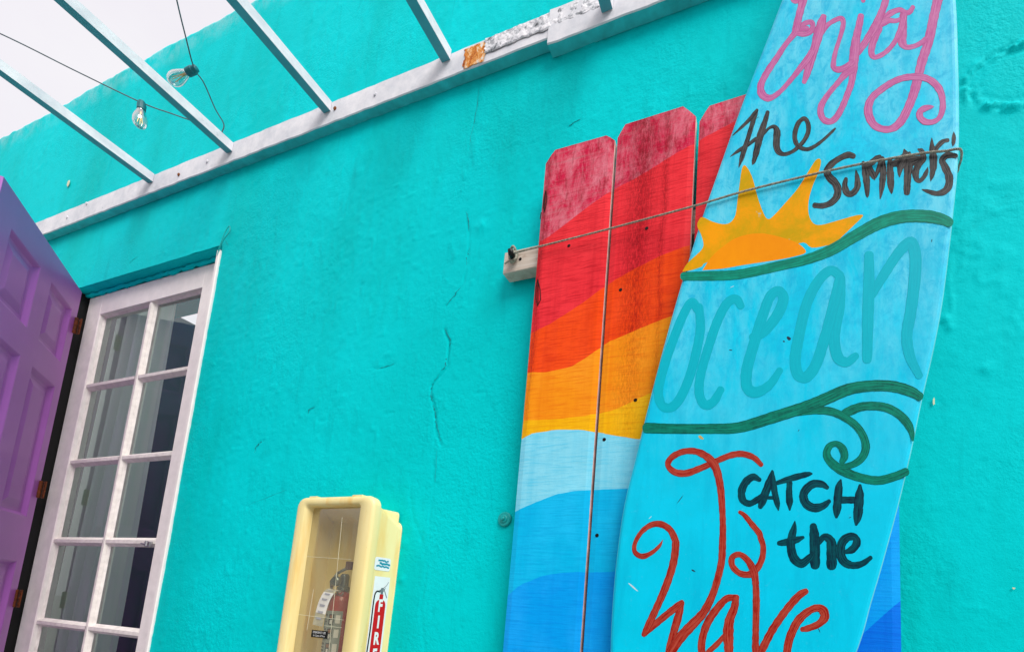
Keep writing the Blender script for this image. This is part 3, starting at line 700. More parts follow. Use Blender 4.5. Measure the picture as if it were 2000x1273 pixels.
bands = [wood_paint('picket_crimson', (214, 34, 76), (164, 8, 48), pale=.72), wood_paint('picket_red', (244, 60, 68), (190, 18, 46)), wood_paint('picket_orange_red', (252, 84, 10), (214, 54, 8)),
         wood_paint('picket_orange', (255, 156, 40), (240, 118, 22), worn=.6), wood_paint('picket_yellow', (255, 190, 0), (236, 152, 0), worn=.35), wood_paint('picket_pale_blue', (140, 222, 244), (84, 202, 236), worn=.12),
         wood_paint('picket_sky_blue', (0, 192, 242), (0, 172, 230), worn=.05), wood_paint('picket_blue', (0, 168, 248), (0, 148, 236), worn=0.), wood_paint('picket_deep_blue', (0, 126, 238), (0, 104, 220), worn=0.)]
M_edge = plain('picket_edge_wood', (232, 196, 190), rough=.8, vary=.2)
pk = empty('picket_panel', ((px0 + px4) / 2, YP + PT, .12)); tag(pk, 'wooden picket panel painted in sunset bands of red, orange, yellow and blue, behind the surfboard', 'painted panel')
tops = [((1066, 318), (1085, 293), (1184, 265), (1199, 273)), ((1204, 268), (1222, 243), (1334, 208), (1358, 226)), ((1366, 236), (1386, 207), (1490, 174), (1520, 190)), ((1528, 176), (1545, 150), (1690, 110), (1712, 130))]
edges = [(px0, g1 - .0034), (g1 + .0034, g2 - .0045), (g2 + .004, g3 - .003), (g3 + .003, px4)]
for pi, ((xa, xb), tp) in enumerate(zip(edges, tops)):
    tz = [at(*t, YP) for t in tp]; xe1 = tz[1][0]; xe2 = tz[2][0]; xe1 = min(max(xe1, xa + .008), xb - .03); xe2 = min(max(xe2, xe1 + .02), xb - .006)
    def ztopf(x):
        return float(np.interp(x, [xa, xe1, xe2, xb], [tz[0][2], tz[1][2], tz[2][2], tz[3][2]]))
    cols = sorted(set([xa, xb, xe1, xe2] + list(np.linspace(xa, xb, 15)))); V = []; F = []; I = []; rnd = random.Random(pi)
    rowsn = []
    for x in cols:
        t = ztopf(x); col = [t]
        for kb in range(8): col.append(min(bz(kb, x) + rnd.uniform(-.0006, .0006), col[-1] - .0002))
        col.append(.12); rowsn.append(col)
    n = len(cols)
    bev = .0015
    for ci, x in enumerate(cols):
        yo = YP + (.0025 if ci in (0, n - 1) else 0)
        for z in rowsn[ci]: V.append((x, yo, z))
    for ci in range(n - 1):
        for r_ in range(9):
            a_ = ci * 10 + r_; F.append((a_, a_ + 1, a_ + 11, a_ + 10)); I.append(r_)
    b0 = len(V)
    for ci, x in enumerate(cols): V += [(x, YP + PT, rowsn[ci][0]), (x, YP + PT, .12)]
    for ci in range(n - 1):
        F.append((ci * 10, ci * 10 + 10, b0 + 2 * ci + 2, b0 + 2 * ci)); I.append(9)
        F.append((b0 + 2 * ci, b0 + 2 * ci + 2, b0 + 2 * ci + 3, b0 + 2 * ci + 1)); I.append(9)
    for ci in (0, n - 1): F.append(tuple([ci * 10 + r_ for r_ in range(10)] + [b0 + 2 * ci + 1, b0 + 2 * ci])); I.append(9)
    mk('picket', V, F, bands + [M_edge], pk, I)
M_rw = raw_wood()
YBt = YP + PT                                  # batten front face
b1 = at(985.5, 493, YBt); b2 = at(984.7, 534, YBt)
mb = MB(); mb.box(b1[0], px4 - .03, YBt + .0005, -.003, b2[2], b1[2], bev=.0015); mb.build('batten', M_rw, pk)
mb = MB(); mb.box(b1[0] + .06, px4 - .03, YBt + .0005, -.003, .5, .5 + b1[2] - b2[2], bev=.0015); mb.build('batten', M_rw, pk)
M_screw = plain('dark_screw', (40, 34, 30), rough=.6, metal=.5)
for (px, py, Yq) in ((1016, 506, YBt), (1111, 480, YP), (1263, 446, YP), (1212, 566, YP), (1180, 858, YP), (1241, 781, YP), (1166, 1045, YP)):
    c = at(px, py, Yq); mb = MB(); disc(mb, c, .0042, Yq + .002, Yq - .0006, 10, .0006); mb.build('screw_head', M_screw, pk)
# the long dark knots and splits near the left edge
M_split = plain('open_split', (70, 12, 24), rough=.9, vary=.3)
for pts in ([(1066, 372), (1068, 385), (1067, 400), (1063, 415), (1061, 402), (1063, 385), (1066, 372)], [(1050, 545), (1055, 565), (1056, 585), (1050, 598), (1046, 580), (1047, 560), (1050, 545)], [(1051, 548), (1051, 596)], [(1065, 375), (1063, 412)], [(1057, 415), (1055, 428)]):
    mb = MB(); mb.tube([Vector(at(x, y, YP - .0002)) for x, y in pts], .0011, 5); mb.build('knot_split', M_split, pk)

# ================================================================== SURFBOARD
YS = -.088; STh = .030
outl = [(1525, 0), (1500, 66), (1450, 195), (1400, 335), (1372, 415), (1345, 500), (1318, 590), (1285, 710), (1262, 800), (1240, 890), (1217, 985), (1202, 1090), (1194, 1180), (1190, 1273), (1192, 1390), (1206, 1500), (1240, 1610), (1290, 1690), (1345, 1715),
        (1420, 1690), (1500, 1600), (1570, 1490), (1625, 1385), (1678, 1265), (1704, 1175), (1726, 1100), (1757, 985), (1782, 880), (1803, 780), (1826, 680), (1843, 590), (1856, 490), (1866, 400), (1875, 300), (1876, 200), (1874, 100), (1870, 0), (1858, -110), (1830, -230), (1785, -330), (1735, -380), (1690, -375), (1640, -290), (1585, -150)]
oc = [at(x, y, YS) for x, y in outl]
loop = spline([(p[0], p[2]) for p in oc + oc[:1]], 4)[:-1]; loop = np.array([(a_[0], a_[1]) for a_ in loop]); n = len(loop)
tg = np.roll(loop, -1, 0) - np.roll(loop, 1, 0); tg /= np.linalg.norm(tg, axis=1)[:, None]; nr = np.stack([-tg[:, 1], tg[:, 0]], 1)
if (nr * (loop.mean(0) - loop)).sum() < 0: nr = -nr
M_board = board_mat(); M_rail = plain('pale_rail_paint', (120, 214, 228), rough=.4, vary=.08)
sb = empty('surfboard', (float(loop[:, 0].mean()), YS + STh, float(loop[:, 1].min()))); tag(sb, 'sky blue surfboard hand painted with lettering, a sun and waves, roped over the picket panel', 'surfboard')
V = []; F = []; I = []
for (ins, y) in ((.011, YS), (.007, YS + .0004), (.0022, YS + .003), (0, YS + .0075), (.0, YS + .020), (.004, YS + .027), (.012, YS + .030)):
    V += [(a_, y, b_) for a_, b_ in loop + nr * ins]
for r_ in range(6):
    for k in range(n): F.append((r_ * n + k, r_ * n + (k + 1) % n, (r_ + 1) * n + (k + 1) % n, (r_ + 1) * n + k)); I.append(0 if r_ < 2 else 1)
F.append(tuple(range(n))); I.append(0); F.append(tuple(6 * n + k for k in range(n - 1, -1, -1))); I.append(1)
o = mk('board', V, F, [M_board, M_rail], sb, I)

ZN = dict(Z1=(1460, 0, 9.0909), Z2=(1660, 0, 9.0909), Z3=(1460, 120, 9.0909), Z4=(1660, 120, 9.0909), Z5=(1410, 200, 8.3333), Z6=(1570, 250, 6.25), Z7=(1330, 300, 4.897),
          Y1=(1230, 860, 6.364), Y2=(1220, 1040, 5.464), Y3=(1410, 1100, 7.143), Y4=(1430, 880, 5.304), Y5=(1560, 720, 5.304), B3=(1200, 400, 2.6667))
def pz(zone, pts):
    ox, oy, s = ZN[zone]; return [(ox + x / s, oy + y / s, w / s) for x, y, w in pts]
LAY = [0]
def ribbons(name, strokes, mat, wob=.06, fat=1.0):
    """each stroke [(px,py,width_px)...] laid on the board face as a thin skin of paint"""
    V = []; F = []; UV = []; rnd = random.Random(len(strokes) * 7 + 3)
    for st in strokes:
        P = spline(st, 7); pts = np.array(P); LAY[0] += 1
        # rounded ends
        d0 = pts[0, :2] - pts[1, :2]; d0 /= (np.linalg.norm(d0) + 1e-9); d1 = pts[-1, :2] - pts[-2, :2]; d1 /= (np.linalg.norm(d1) + 1e-9)
        w0, w1 = pts[0, 2], pts[-1, 2]
        pre = [[*(pts[0, :2] + d0 * w0 * k), w0 * s_] for k, s_ in ((.40, .25), (.33, .6), (.2, .86))]; post = [[*(pts[-1, :2] + d1 * w1 * k), w1 * s_] for k, s_ in ((.2, .86), (.33, .6), (.40, .25))]
        pts = np.concatenate([pre, pts, post]); m_ = len(pts); ln = 0; ph = rnd.random() * 9; b0 = len(V)
        for i in range(m_):
            a_ = pts[max(0, i - 1), :2]; b_ = pts[min(m_ - 1, i + 1), :2]; t = b_ - a_; t = t / (np.linalg.norm(t) + 1e-9); nn = np.array([-t[1], t[0]])
            if i: ln += np.linalg.norm(pts[i, :2] - pts[i - 1, :2])
            ww = abs(pts[i, 2]) * fat * (1 + wob * math.sin(ln * .35 + ph) * .6 + rnd.uniform(-wob, wob) * .6) / 2
            yy = YS - .0001 - LAY[0] * .000003 - i * .000001
            for k in range(5):
                f = k / 4; q = pts[i, :2] + nn * ww * (2 * f - 1); V.append(tuple(at(q[0], q[1], yy))); UV.append((ln / 16 + ph * 3, f))
        for i in range(m_ - 1):
            for k in range(4): a_ = b0 + i * 5 + k; F.append((a_, a_ + 5, a_ + 6, a_ + 1))
    return mk(name, V, F, mat, sb, uv=UV)
def blob(name, zone, pts, mat, lay, n=4):
    P = spline([(x, y, 0) for x, y in pts] + [(pts[0][0], pts[0][1], 0)], n)[:-1] if n else [(x, y, 0) for x, y in pts]
    q = pz(zone, [(p[0], p[1], 1) for p in P]); V = [tuple(at(a_, b_, YS - lay)) for a_, b_, _ in q]
    return mk(name, V, [tuple(range(len(V)))], mat, sb)

M_pink = brush('pink_lettering', (186, 88, 150), (206, 128, 176), edge=.5, thin=.55, under=(150, 150, 200))
M_black = brush('charcoal_lettering', (34, 40, 44), (98, 94, 92), edge=.6, thin=.75, under=(56, 116, 128))
M_navy = brush('dark_teal_lettering', (0, 46, 62), (8, 92, 100), edge=.5)
M_redl = brush('brick_red_lettering', (150, 30, 26), (188, 84, 68), edge=.6, thin=.35, under=(150, 120, 110))
M_teal = brush('turquoise_lettering', (0, 190, 208), (0, 182, 202), edge=.08)
M_green = brush('sea_green_band', (4, 160, 134), (2, 122, 104), edge=.6)
M_dgreen = brush('deep_green_wave', (0, 96, 86), (22, 144, 120), edge=.7)
ribbons('lettering', [pz('Z1', p) for p in (
    [(1060, -260, 130), (1030, -110, 150), (990, 0, 150), (950, 150, 130), (905, 330, 130), (870, 480, 140), (840, 590, 120), (760, 690, 95), (650, 830, 95), (520, 1030, 105), (390, 1220, 115), (290, 1390, 115), (235, 1530, 125), (250, 1660, 140), (340, 1740, 130), (450, 1725, 100), (590, 1620, 85), (700, 1500, 85), (820, 1360, 90), (940, 1210, 110), (1060, 1060, 120), (1140, 930, 110)],
    [(760, -110, 90), (830, 20, 90), (920, 10, 80), (980, -60, 80)],
    [(940, 470, 80), (1040, 410, 90), (1130, 400, 95), (1160, 470, 95), (1120, 560, 100), (1020, 610, 95), (900, 600, 90)],
    [(930, 520, 110), (1060, 510, 90)],
    [(1350, 300, 110), (1310, 430, 160), (1260, 600, 180), (1210, 800, 150), (1150, 990, 150), (1090, 1180, 150), (1050, 1330, 120), (1005, 1460, 80)],
    [(1330, 570, 90), (1420, 450, 85), (1550, 365, 85), (1660, 330, 90), (1700, 400, 95), (1680, 540, 85), (1620, 740, 75), (1560, 930, 80), (1530, 1090, 90), (1530, 1200, 100), (1610, 1240, 110), (1750, 1200, 120), (1860, 1110, 110)])] +
  [pz('Z2', p) for p in (
    [(195, 290, 115), (165, 450, 125), (120, 650, 140), (90, 850, 170), (70, 1060, 170), (60, 1230, 150), (50, 1330, 130), (20, 1500, 115), (-60, 1720, 110), (-130, 1890, 110), (-230, 2070, 115), (-340, 2160, 110), (-460, 2130, 115), (-520, 2010, 115), (-500, 1860, 110), (-380, 1670, 95), (-220, 1480, 95), (-80, 1320, 120), (50, 1230, 120)],
    [(60, 1030, 110), (200, 860, 120), (320, 680, 130), (440, 480, 140), (530, 300, 130), (610, 100, 125), (660, -100, 120), (680, -250, 110)],
    [(600, 330, 110), (730, 235, 110), (880, 180, 90), (1000, 230, 90), (1070, 210, 90), (1120, 130, 80)],
    [(560, 430, 120), (680, 370, 110), (800, 375, 80), (900, 350, 90)],
    [(520, 500, 130), (440, 680, 130), (390, 840, 120), (385, 960, 110), (440, 1020, 90), (560, 980, 85), (690, 880, 85), (800, 740, 90), (880, 590, 110), (930, 430, 110), (960, 280, 110)],
    [(950, 260, 130), (945, 430, 140), (930, 620, 160), (930, 760, 150), (1000, 840, 100), (1120, 830, 85), (1240, 780, 90), (1350, 700, 100)],
    [(1600, -260, 160), (1570, -60, 180), (1540, 90, 170), (1480, 350, 165), (1430, 600, 170), (1370, 830, 170), (1290, 1060, 170), (1235, 1270, 160), (1180, 1500, 170), (1110, 1730, 155), (1010, 1970, 150), (910, 2150, 150), (780, 2270, 130), (620, 2300, 120), (440, 2230, 135), (340, 2060, 150), (330, 1890, 145), (400, 1730, 125), (560, 1590, 120), (760, 1460, 115), (960, 1385, 115), (1180, 1365, 125), (1360, 1395, 120), (1500, 1480, 130), (1600, 1610, 130), (1645, 1770, 110), (1645, 1940, 110), (1590, 2090, 90), (1480, 2165, 90), (1340, 2165, 115), (1250, 2090, 120), (1245, 1990, 115), (1320, 1930, 110), (1420, 1905, 80), (1485, 1895, 20)],
    [(210, -180, 90), (225, -60, 110), (238, 20, 80)])], M_pink)
ribbons('lettering', [pz('Z5', p) for p in (
    [(175, 540, 14), (300, 425, 45), (440, 290, 60), (540, 170, 60), (570, 130, 50)],
    [(572, 125, 50), (530, 240, 75), (480, 400, 75), (420, 600, 75), (370, 750, 85), (325, 900, 75), (290, 1010, 35), (272, 1065, 6)],
    [(135, 885, 8), (240, 810, 50), (340, 745, 65), (440, 680, 60), (560, 590, 60)],
    [(745, 160, 65), (705, 300, 85), (640, 490, 110), (590, 680, 110), (550, 850, 95), (515, 970, 60), (495, 1015, 12)],
    [(600, 600, 60), (690, 500, 50), (770, 420, 45), (850, 400, 70), (895, 470, 110), (890, 600, 115), (890, 720, 110), (930, 810, 95), (1020, 845, 65), (1140, 805, 60), (1240, 730, 65), (1340, 620, 70), (1405, 480, 75), (1400, 340, 75), (1340, 265, 70), (1250, 330, 75), (1195, 470, 80), (1190, 610, 75), (1250, 720, 70), (1380, 765, 65), (1500, 720, 60), (1640, 620, 50), (1780, 490, 45), (1845, 425, 28)])], M_black)
ribbons('lettering', [pz('Z6', p) for p in (
    [(605, 345, 70), (540, 330, 80), (440, 370, 70), (340, 440, 80), (285, 520, 85), (310, 600, 95), (380, 670, 95), (415, 750, 95), (400, 840, 90), (330, 915, 75), (230, 950, 70), (130, 945, 65)],
    [(515, 620, 45), (500, 700, 70), (525, 790, 85), (590, 800, 75), (650, 730, 75), (655, 640, 70), (640, 540, 30), (635, 510, 6)],
    [(725, 420, 40), (755, 560, 90), (770, 700, 75), (775, 820, 45), (778, 850, 8)],
    [(740, 470, 60), (820, 430, 70), (880, 380, 75), (930, 350, 50)], [(800, 480, 70), (850, 590, 70), (865, 635, 12)], [(870, 600, 40), (915, 500, 60), (940, 400, 60)],
    [(955, 370, 60), (970, 500, 75), (960, 650, 80), (945, 780, 50), (932, 865, 12)],
    [(1050, 400, 60), (1055, 550, 90), (1062, 700, 80), (1070, 780, 35), (1070, 805, 8)],
    [(1075, 440, 80), (1180, 420, 110), (1300, 410, 130), (1420, 370, 70)], [(1225, 265, 20), (1240, 340, 110), (1190, 440, 100), (1170, 530, 60), (1168, 598, 12)],
    [(1290, 300, 30), (1285, 400, 110), (1270, 550, 95), (1262, 700, 85), (1258, 790, 80)],
    [(1395, 260, 20), (1440, 290, 70), (1460, 380, 70), (1400, 450, 80), (1365, 540, 85), (1375, 620, 70), (1415, 645, 50), (1465, 600, 55), (1500, 530, 45), (1512, 480, 8)],
    [(1562, 125, 10), (1565, 230, 65), (1580, 350, 95), (1580, 480, 85), (1562, 590, 50), (1548, 650, 8)], [(1590, 290, 60), (1640, 220, 60), (1700, 165, 55), (1760, 150, 45)],
    [(1855, 340, 60), (1750, 335, 80), (1690, 395, 75), (1725, 480, 90), (1772, 590, 95), (1770, 700, 95), (1715, 775, 85), (1620, 800, 60), (1520, 775, 50), (1445, 752, 12)],
    [(1830, 50, 8), (1832, 110, 50), (1826, 180, 45), (1818, 225, 6)])], M_black, .07)
ribbons('lettering', [pz('B3', p) for p in (
    [(432, 545, 44), (405, 505, 44), (365, 560, 46), (315, 680, 46), (262, 830, 48), (230, 960, 48), (245, 1040, 48), (292, 1055, 48), (340, 1010, 48), (390, 900, 48), (428, 760, 48), (448, 640, 48), (440, 530, 44)],
    [(660, 528, 40), (632, 490, 46), (585, 515, 48), (535, 610, 48), (487, 750, 48), (450, 880, 48), (442, 980, 48), (470, 1040, 48), (515, 1025, 46), (555, 960, 38)],
    [(720, 690, 44), (780, 660, 50), (850, 570, 55), (880, 490, 55), (855, 450, 52), (810, 480, 52), (765, 600, 54), (722, 740, 56), (690, 860, 58), (692, 950, 58), (740, 975, 56), (810, 935, 44), (862, 860, 34)],
    [(1175, 370, 50), (1125, 342, 50), (1060, 400, 52), (1000, 520, 54), (962, 680, 56), (942, 800, 58), (955, 880, 58), (1000, 895, 58), (1050, 830, 58), (1100, 680, 56), (1145, 510, 56), (1175, 380, 50)],
    [(1180, 380, 46), (1168, 520, 66), (1145, 680, 60), (1162, 790, 58), (1210, 818, 50), (1258, 785, 38)],
    [(1326, 260, 48), (1326, 400, 58), (1320, 600, 60), (1316, 805, 50)],
    [(1340, 470, 44), (1400, 370, 50), (1480, 250, 54), (1543, 195, 58), (1568, 270, 62), (1563, 400, 62), (1543, 560, 60), (1523, 680, 58), (1540, 790, 54), (1588, 890, 38)])], M_teal, .04)
ribbons('lettering', [pz('Y4', p) for p in (
    [(285, 300, 45), (215, 270, 75), (140, 325, 80), (98, 420, 80), (112, 510, 75), (180, 545, 65), (260, 505, 65), (305, 465, 50)],
    [(415, 205, 20), (398, 300, 80), (350, 420, 85), (310, 530, 80), (292, 580, 50)], [(420, 215, 25), (425, 330, 65), (445, 450, 65), (466, 540, 60), (480, 615, 12)], [(350, 485, 36), (430, 485, 36)],
    [(455, 335, 40), (560, 300, 60), (680, 265, 65), (790, 240, 50), (825, 236, 20)], [(595, 330, 60), (590, 430, 65), (595, 530, 70), (597, 612, 16)],
    [(985, 380, 45), (930, 345, 70), (840, 342, 85), (765, 400, 88), (738, 470, 88), (770, 550, 90), (850, 590, 88), (940, 570, 75), (1005, 520, 45)],
    [(1125, 300, 20), (1107, 370, 75), (1095, 500, 88), (1085, 620, 80), (1080, 685, 30)], [(1120, 508, 72), (1300, 508, 72)], [(1325, 355, 30), (1320, 450, 88), (1310, 570, 98), (1300, 680, 90), (1285, 762, 30)])], M_navy)
ribbons('lettering', [pz('Y4', p) for p in (
    [(650, 725, 8), (640, 800, 60), (615, 900, 85), (610, 1000, 90), (640, 1110, 95), (715, 1165, 90), (790, 1115, 75), (830, 1070, 50)], [(485, 955, 50), (560, 945, 75), (650, 925, 75), (735, 895, 35)],
    [(840, 775, 70), (850, 860, 98), (857, 1000, 108), (860, 1185, 100)], [(890, 950, 60), (955, 890, 70), (1020, 930, 95), (1032, 1030, 108), (1030, 1190, 105)],
    [(1180, 1045, 50), (1250, 1015, 80), (1292, 950, 82), (1270, 892, 72), (1200, 892, 85), (1140, 950, 92), (1120, 1050, 92), (1160, 1145, 90), (1250, 1185, 72), (1350, 1165, 65), (1435, 1105, 45)])], M_navy)
y1 = lambda pts: pz('Y1', pts); y2 = lambda pts: pz('Y2', pts); y3 = lambda pts: pz('Y3', pts)
ribbons('lettering', [
    y1([(1635, 300, 60), (1540, 210, 75), (1400, 165, 78), (1270, 178, 78), (1130, 230, 75), (1000, 290, 75), (860, 350, 80), (700, 405, 88), (560, 390, 82), (475, 305, 70), (520, 210, 80), (650, 140, 75), (800, 130, 80), (930, 180, 90), (1030, 270, 105), (1090, 400, 98), (1130, 600, 88), (1150, 850, 80), (1158, 1060, 78)]) +
    y2([(1045, 110, 75), (1035, 300, 75), (990, 500, 75), (930, 680, 80), (840, 850, 90), (720, 980, 105), (600, 1110, 110), (500, 1260, 100), (450, 1370, 90)]),
    y2([(405, 78, 8), (370, 140, 35), (290, 210, 45), (190, 250, 60), (110, 205, 50), (112, 105, 45)]) + y1([(150, 1130, 60), (270, 1045, 72), (390, 1038, 80), (500, 1105, 80), (560, 1220, 85)]) +
    y2([(545, 120, 80), (530, 270, 80), (490, 430, 80), (420, 620, 80), (340, 800, 75), (260, 970, 75), (205, 1085, 55)]),
    y2([(215, 1075, 55), (330, 970, 72), (450, 870, 75), (550, 790, 75), (612, 735, 50)]), y2([(608, 745, 60), (570, 900, 85), (515, 1090, 80), (475, 1260, 80), (460, 1380, 80)]),
    y2([(1180, 690, 70), (1090, 700, 75), (1000, 790, 80), (900, 930, 85), (840, 1080, 80), (820, 1230, 80), (850, 1370, 70)]),
    y2([(1190, 685, 70), (1170, 800, 85), (1120, 930, 100), (1105, 1080, 115), (1110, 1200, 100), (1115, 1370, 90)]), y2([(1080, 1080, 50), (980, 1190, 60), (900, 1265, 60), (850, 1340, 60)]),
    y1([(1365, 885, 40), (1430, 930, 60), (1520, 1040, 72), (1610, 1150, 75)]) + y2([(1450, 50, 62), (1478, 140, 60), (1470, 260, 65), (1420, 370, 70), (1340, 440, 75), (1230, 430, 65), (1150, 350, 65), (1150, 260, 65), (1230, 230, 60), (1320, 300, 70), (1380, 420, 80), (1400, 560, 70), (1405, 750, 75), (1400, 1000, 70), (1397, 1200, 75), (1405, 1360, 80)]),
    y3([(1170, 385, 90), (1080, 440, 108), (950, 580, 110), (820, 750, 110), (700, 930, 110), (600, 1120, 110), (520, 1290, 110), (480, 1400, 100)]),
    y3([(1120, 915, 70), (1200, 900, 90), (1350, 840, 100), (1435, 740, 130), (1400, 640, 120), (1300, 620, 100), (1170, 690, 110), (1060, 800, 120), (980, 950, 120), (930, 1100, 115), (910, 1290, 110), (960, 1450, 100)])], M_redl)
# sun
def sun_paint(name, c, c2, holes=0.):
    m = NT(name); f = m.noise(m.coord((12, 1, 12)), 1, 6, .7, .5); a_ = m.mix(L(*c), L(*c2), m.ramp(f, [(.4, 0.), (.62, 1.)]))
    if holes: a_ = m.mix(a_, L(150, 200, 190), m.ramp(m.noise(m.coord(), 34, 5, .7), [(.66, 0.), (.72, holes)]))
    m.base(a_); m.pr(Roughness=.45, Specular_IOR_Level=.08); m.bump(m.noise(m.coord((200, 1, 40)), 1, 3), .3, .0006); return m.m
M_ray = sun_paint('sun_ray_paint', (252, 166, 4), (204, 164, 16), .8); M_disc = sun_paint('sun_disc_paint', (252, 158, 0), (246, 150, 6))
su = blob('painted_sun', 'Z7', [(12, 1128), (60, 1050), (140, 975), (200, 915), (215, 860), (190, 770), (155, 690), (180, 622), (215, 610), (300, 650), (400, 675), (470, 660), (520, 590), (540, 450), (560, 300), (580, 160), (605, 112), (645, 150), (690, 250), (735, 420), (790, 570), (830, 625), (880, 600), (1000, 470), (1120, 330), (1220, 170), (1285, 68), (1325, 50), (1340, 85), (1315, 180), (1260, 310), (1222, 450), (1222, 580), (1265, 665), (1340, 682), (1500, 640), (1680, 590), (1742, 596), (1650, 690), (1550, 785), (1475, 850), (1390, 880), (1250, 900), (1170, 850), (1000, 900), (600, 960), (250, 1040), (200, 1080), (100, 1115)], M_ray, .00006, 3)
so = blob('sun_disc', 'Z7', [(205, 1115), (290, 990), (400, 890), (520, 810), (660, 770), (800, 765), (960, 800), (1080, 840), (1150, 880), (1195, 945), (1080, 985), (900, 1020), (600, 1065), (400, 1100)], M_disc, .00009, 3)
so.parent = su; so.location = (0, 0, 0)
ribbons('painted_band', [pz('B3', [(360, 372, 44), (500, 370, 50), (650, 362, 50), (850, 320, 50), (1000, 285, 52), (1130, 235, 58), (1250, 165, 60), (1380, 95, 66), (1500, 62, 66), (1620, 60, 66), (1700, 74, 60), (1745, 92, 50)])], M_green, .03)
ribbons('painted_wave', [pz('B3', [(168, 1161, 56), (300, 1165, 52), (500, 1165, 52), (650, 1158, 56), (820, 1108, 60), (1000, 1050, 60), (1100, 1010, 62), (1220, 960, 60), (1340, 942, 58), (1450, 945, 58), (1540, 970, 56), (1590, 998, 46)]),
    pz('Y5', [(-60, 465, 60), (150, 430, 80), (330, 440, 85), (470, 500, 80), (590, 585, 80), (670, 700, 80), (695, 820, 85), (655, 920, 80), (570, 985, 70), (470, 1010, 60), (400, 1000, 50)]),
    pz('Y5', [(1110, 1065, 85), (1000, 1112, 90), (820, 1155, 90), (620, 1120, 90), (450, 1050, 100), (335, 965, 90), (290, 880, 80), (320, 800, 70), (390, 775, 60), (450, 820, 80), (475, 900, 80), (450, 960, 60)]),
    pz('Y5', [(445, 470, 60), (520, 440, 95), (650, 392, 90), (800, 385, 90), (930, 410, 90), (1050, 480, 90), (1130, 570, 88), (1170, 660, 60), (1182, 740, 24)])], M_dgreen, .03)
# small scuffs, chips
M_scuff = plain('white_scuff', (200, 232, 240), rough=.6); M_nick = plain('dark_nick', (10, 50, 70), rough=.8)
scf = [([(1228, 1138), (1247, 1155)], .0016, M_scuff), ([(1366, 852), (1372, 856)], .003, plain('ochre_chip', (206, 176, 96))), ([(1539, 659), (1542, 662)], .0028, M_nick), ([(1530, 666), (1532, 667)], .0013, M_nick), ([(1424, 683), (1430, 684)], .0008, M_nick), ([(1380, 783), (1381, 784)], .0012, M_nick), ([(1334, 967), (1322, 983)], .0007, M_nick), ([(1351, 1112), (1357, 1115)], .0014, M_nick)]
for pts, r_, m_ in scf:
    mb = MB(); q = [Vector(at(x, y, YS - .0001)) for x, y in pts]; mid = (q[0] + q[1]) / 2
    V = []; dvec = (q[1] - q[0]); ln = dvec.length / 2; dvec.normalize(); nn = Vector((-dvec[2], 0, dvec[0])); rnd = random.Random(int(r_ * 1e5))
    for j in range(12): an = j * math.pi / 6; k_ = rnd.uniform(.75, 1.1); V.append(mid + dvec * (ln + r_) * math.cos(an) * k_ + nn * r_ * math.sin(an) * k_)
    mk('scuff', V, [tuple(range(12))], m_, sb)

for (px, py, a_, l_) in ((1430, 560, .3, .004), (1700, 640, 1.2, .003), (1270, 1010, .8, .004), (1600, 1230, 2.0, .004), (1480, 230, .5, .003), (1820, 470, 1.5, .003), (1350, 700, .2, .003), (1560, 840, 1.0, .002), (1660, 1010, .4, .002)):
    c = Vector(at(px, py, YS - .00012)); dv_ = Vector((math.cos(a_), 0, math.sin(a_))); nn = Vector((-dv_[2], 0, dv_[0]))
    mk('scuff', [c + dv_ * l_ * math.cos(j * math.pi / 5) + nn * .0006 * math.sin(j * math.pi / 5) for j in range(10)], [tuple(range(10))], M_scuff if int(px) % 20 else M_nick, sb)

# ================================================================== ROPE
def rope_mat():
    m = NT('twisted_rope'); m.base(m.ramp(m.noise(m.coord(), 220, 3), [(.3, L(110, 112, 100)), (.7, L(190, 186, 170))])); m.pr(Roughness=.85); return m.m
M_rope = rope_mat()
RP = [at(1004, 494, -.064), at(1100, 470, -.067), at(1190, 447, -.071), at(1280, 423, -.077), at(1368, 399, -.0915), at(1460, 372, -.0925), at(1600, 338, -.0925), at(1700, 317, -.0925), at(1800, 300, -.0925), at(1850, 295, -.0925)]
rp = [Vector(p) for p in spline([tuple(p) for p in RP], 14)]
edge = at(1876, 298, YS); tail = [Vector((edge[0] - .002, YS - .004, edge[2] + .003)), Vector((edge[0] + .003, YS + .006, edge[2] - .003)), Vector((edge[0] + .003, YS + .02, edge[2] - .008)), Vector((edge[0] - .004, YS + .033, edge[2] - .012)), Vector((edge[0] - .08, YS + .036, edge[2] - .02))]
rp = rp + tail; rop = empty('rope', rp[0]); tag(rop, 'thin weathered rope stretched from the batten screw across the surfboard', 'rope')
# two strands twisted round each other
path = spline([tuple(p) for p in rp], 3); path = [Vector(p) for p in path]
seg = [0]
for a_, b_ in zip(path[:-1], path[1:]): seg.append(seg[-1] + (b_ - a_).length)
tot = seg[-1]; cnt = int(tot / .0022); sx_ = [np.interp(np.linspace(0, tot, cnt), seg, [p[i] for p in path]) for i in range(3)]
cent = [Vector((sx_[0][i], sx_[1][i], sx_[2][i])) for i in range(cnt)]; mb = MB()
for s_ in range(3):
    pts = []
    for i, p in enumerate(cent):
        t = (cent[min(i + 1, cnt - 1)] - cent[max(i - 1, 0)]).normalized(); a_ = t.cross(Vector((0, 1, 0))).normalized(); b_ = t.cross(a_)
        an = i * .0022 / .009 * 2 * math.pi + s_ * 2 * math.pi / 3; pts.append(p + (a_ * math.cos(an) + b_ * math.sin(an)) * .0011)
    mb.tube(pts, .00125, 6)
mb.build('cord', M_rope, rop, True)
k0 = Vector(at(1003, 504, YBt - .006)); mb = MB()
def coil(c, r1, r2, ax, n=26, tilt=0):
    P = []
    for i in range(n + 1):
        an = 2 * math.pi * i / n; P.append(c + Vector((r1 * math.cos(an), ax + .002 * math.sin(an * 2 + tilt), r2 * math.sin(an))))
    return P
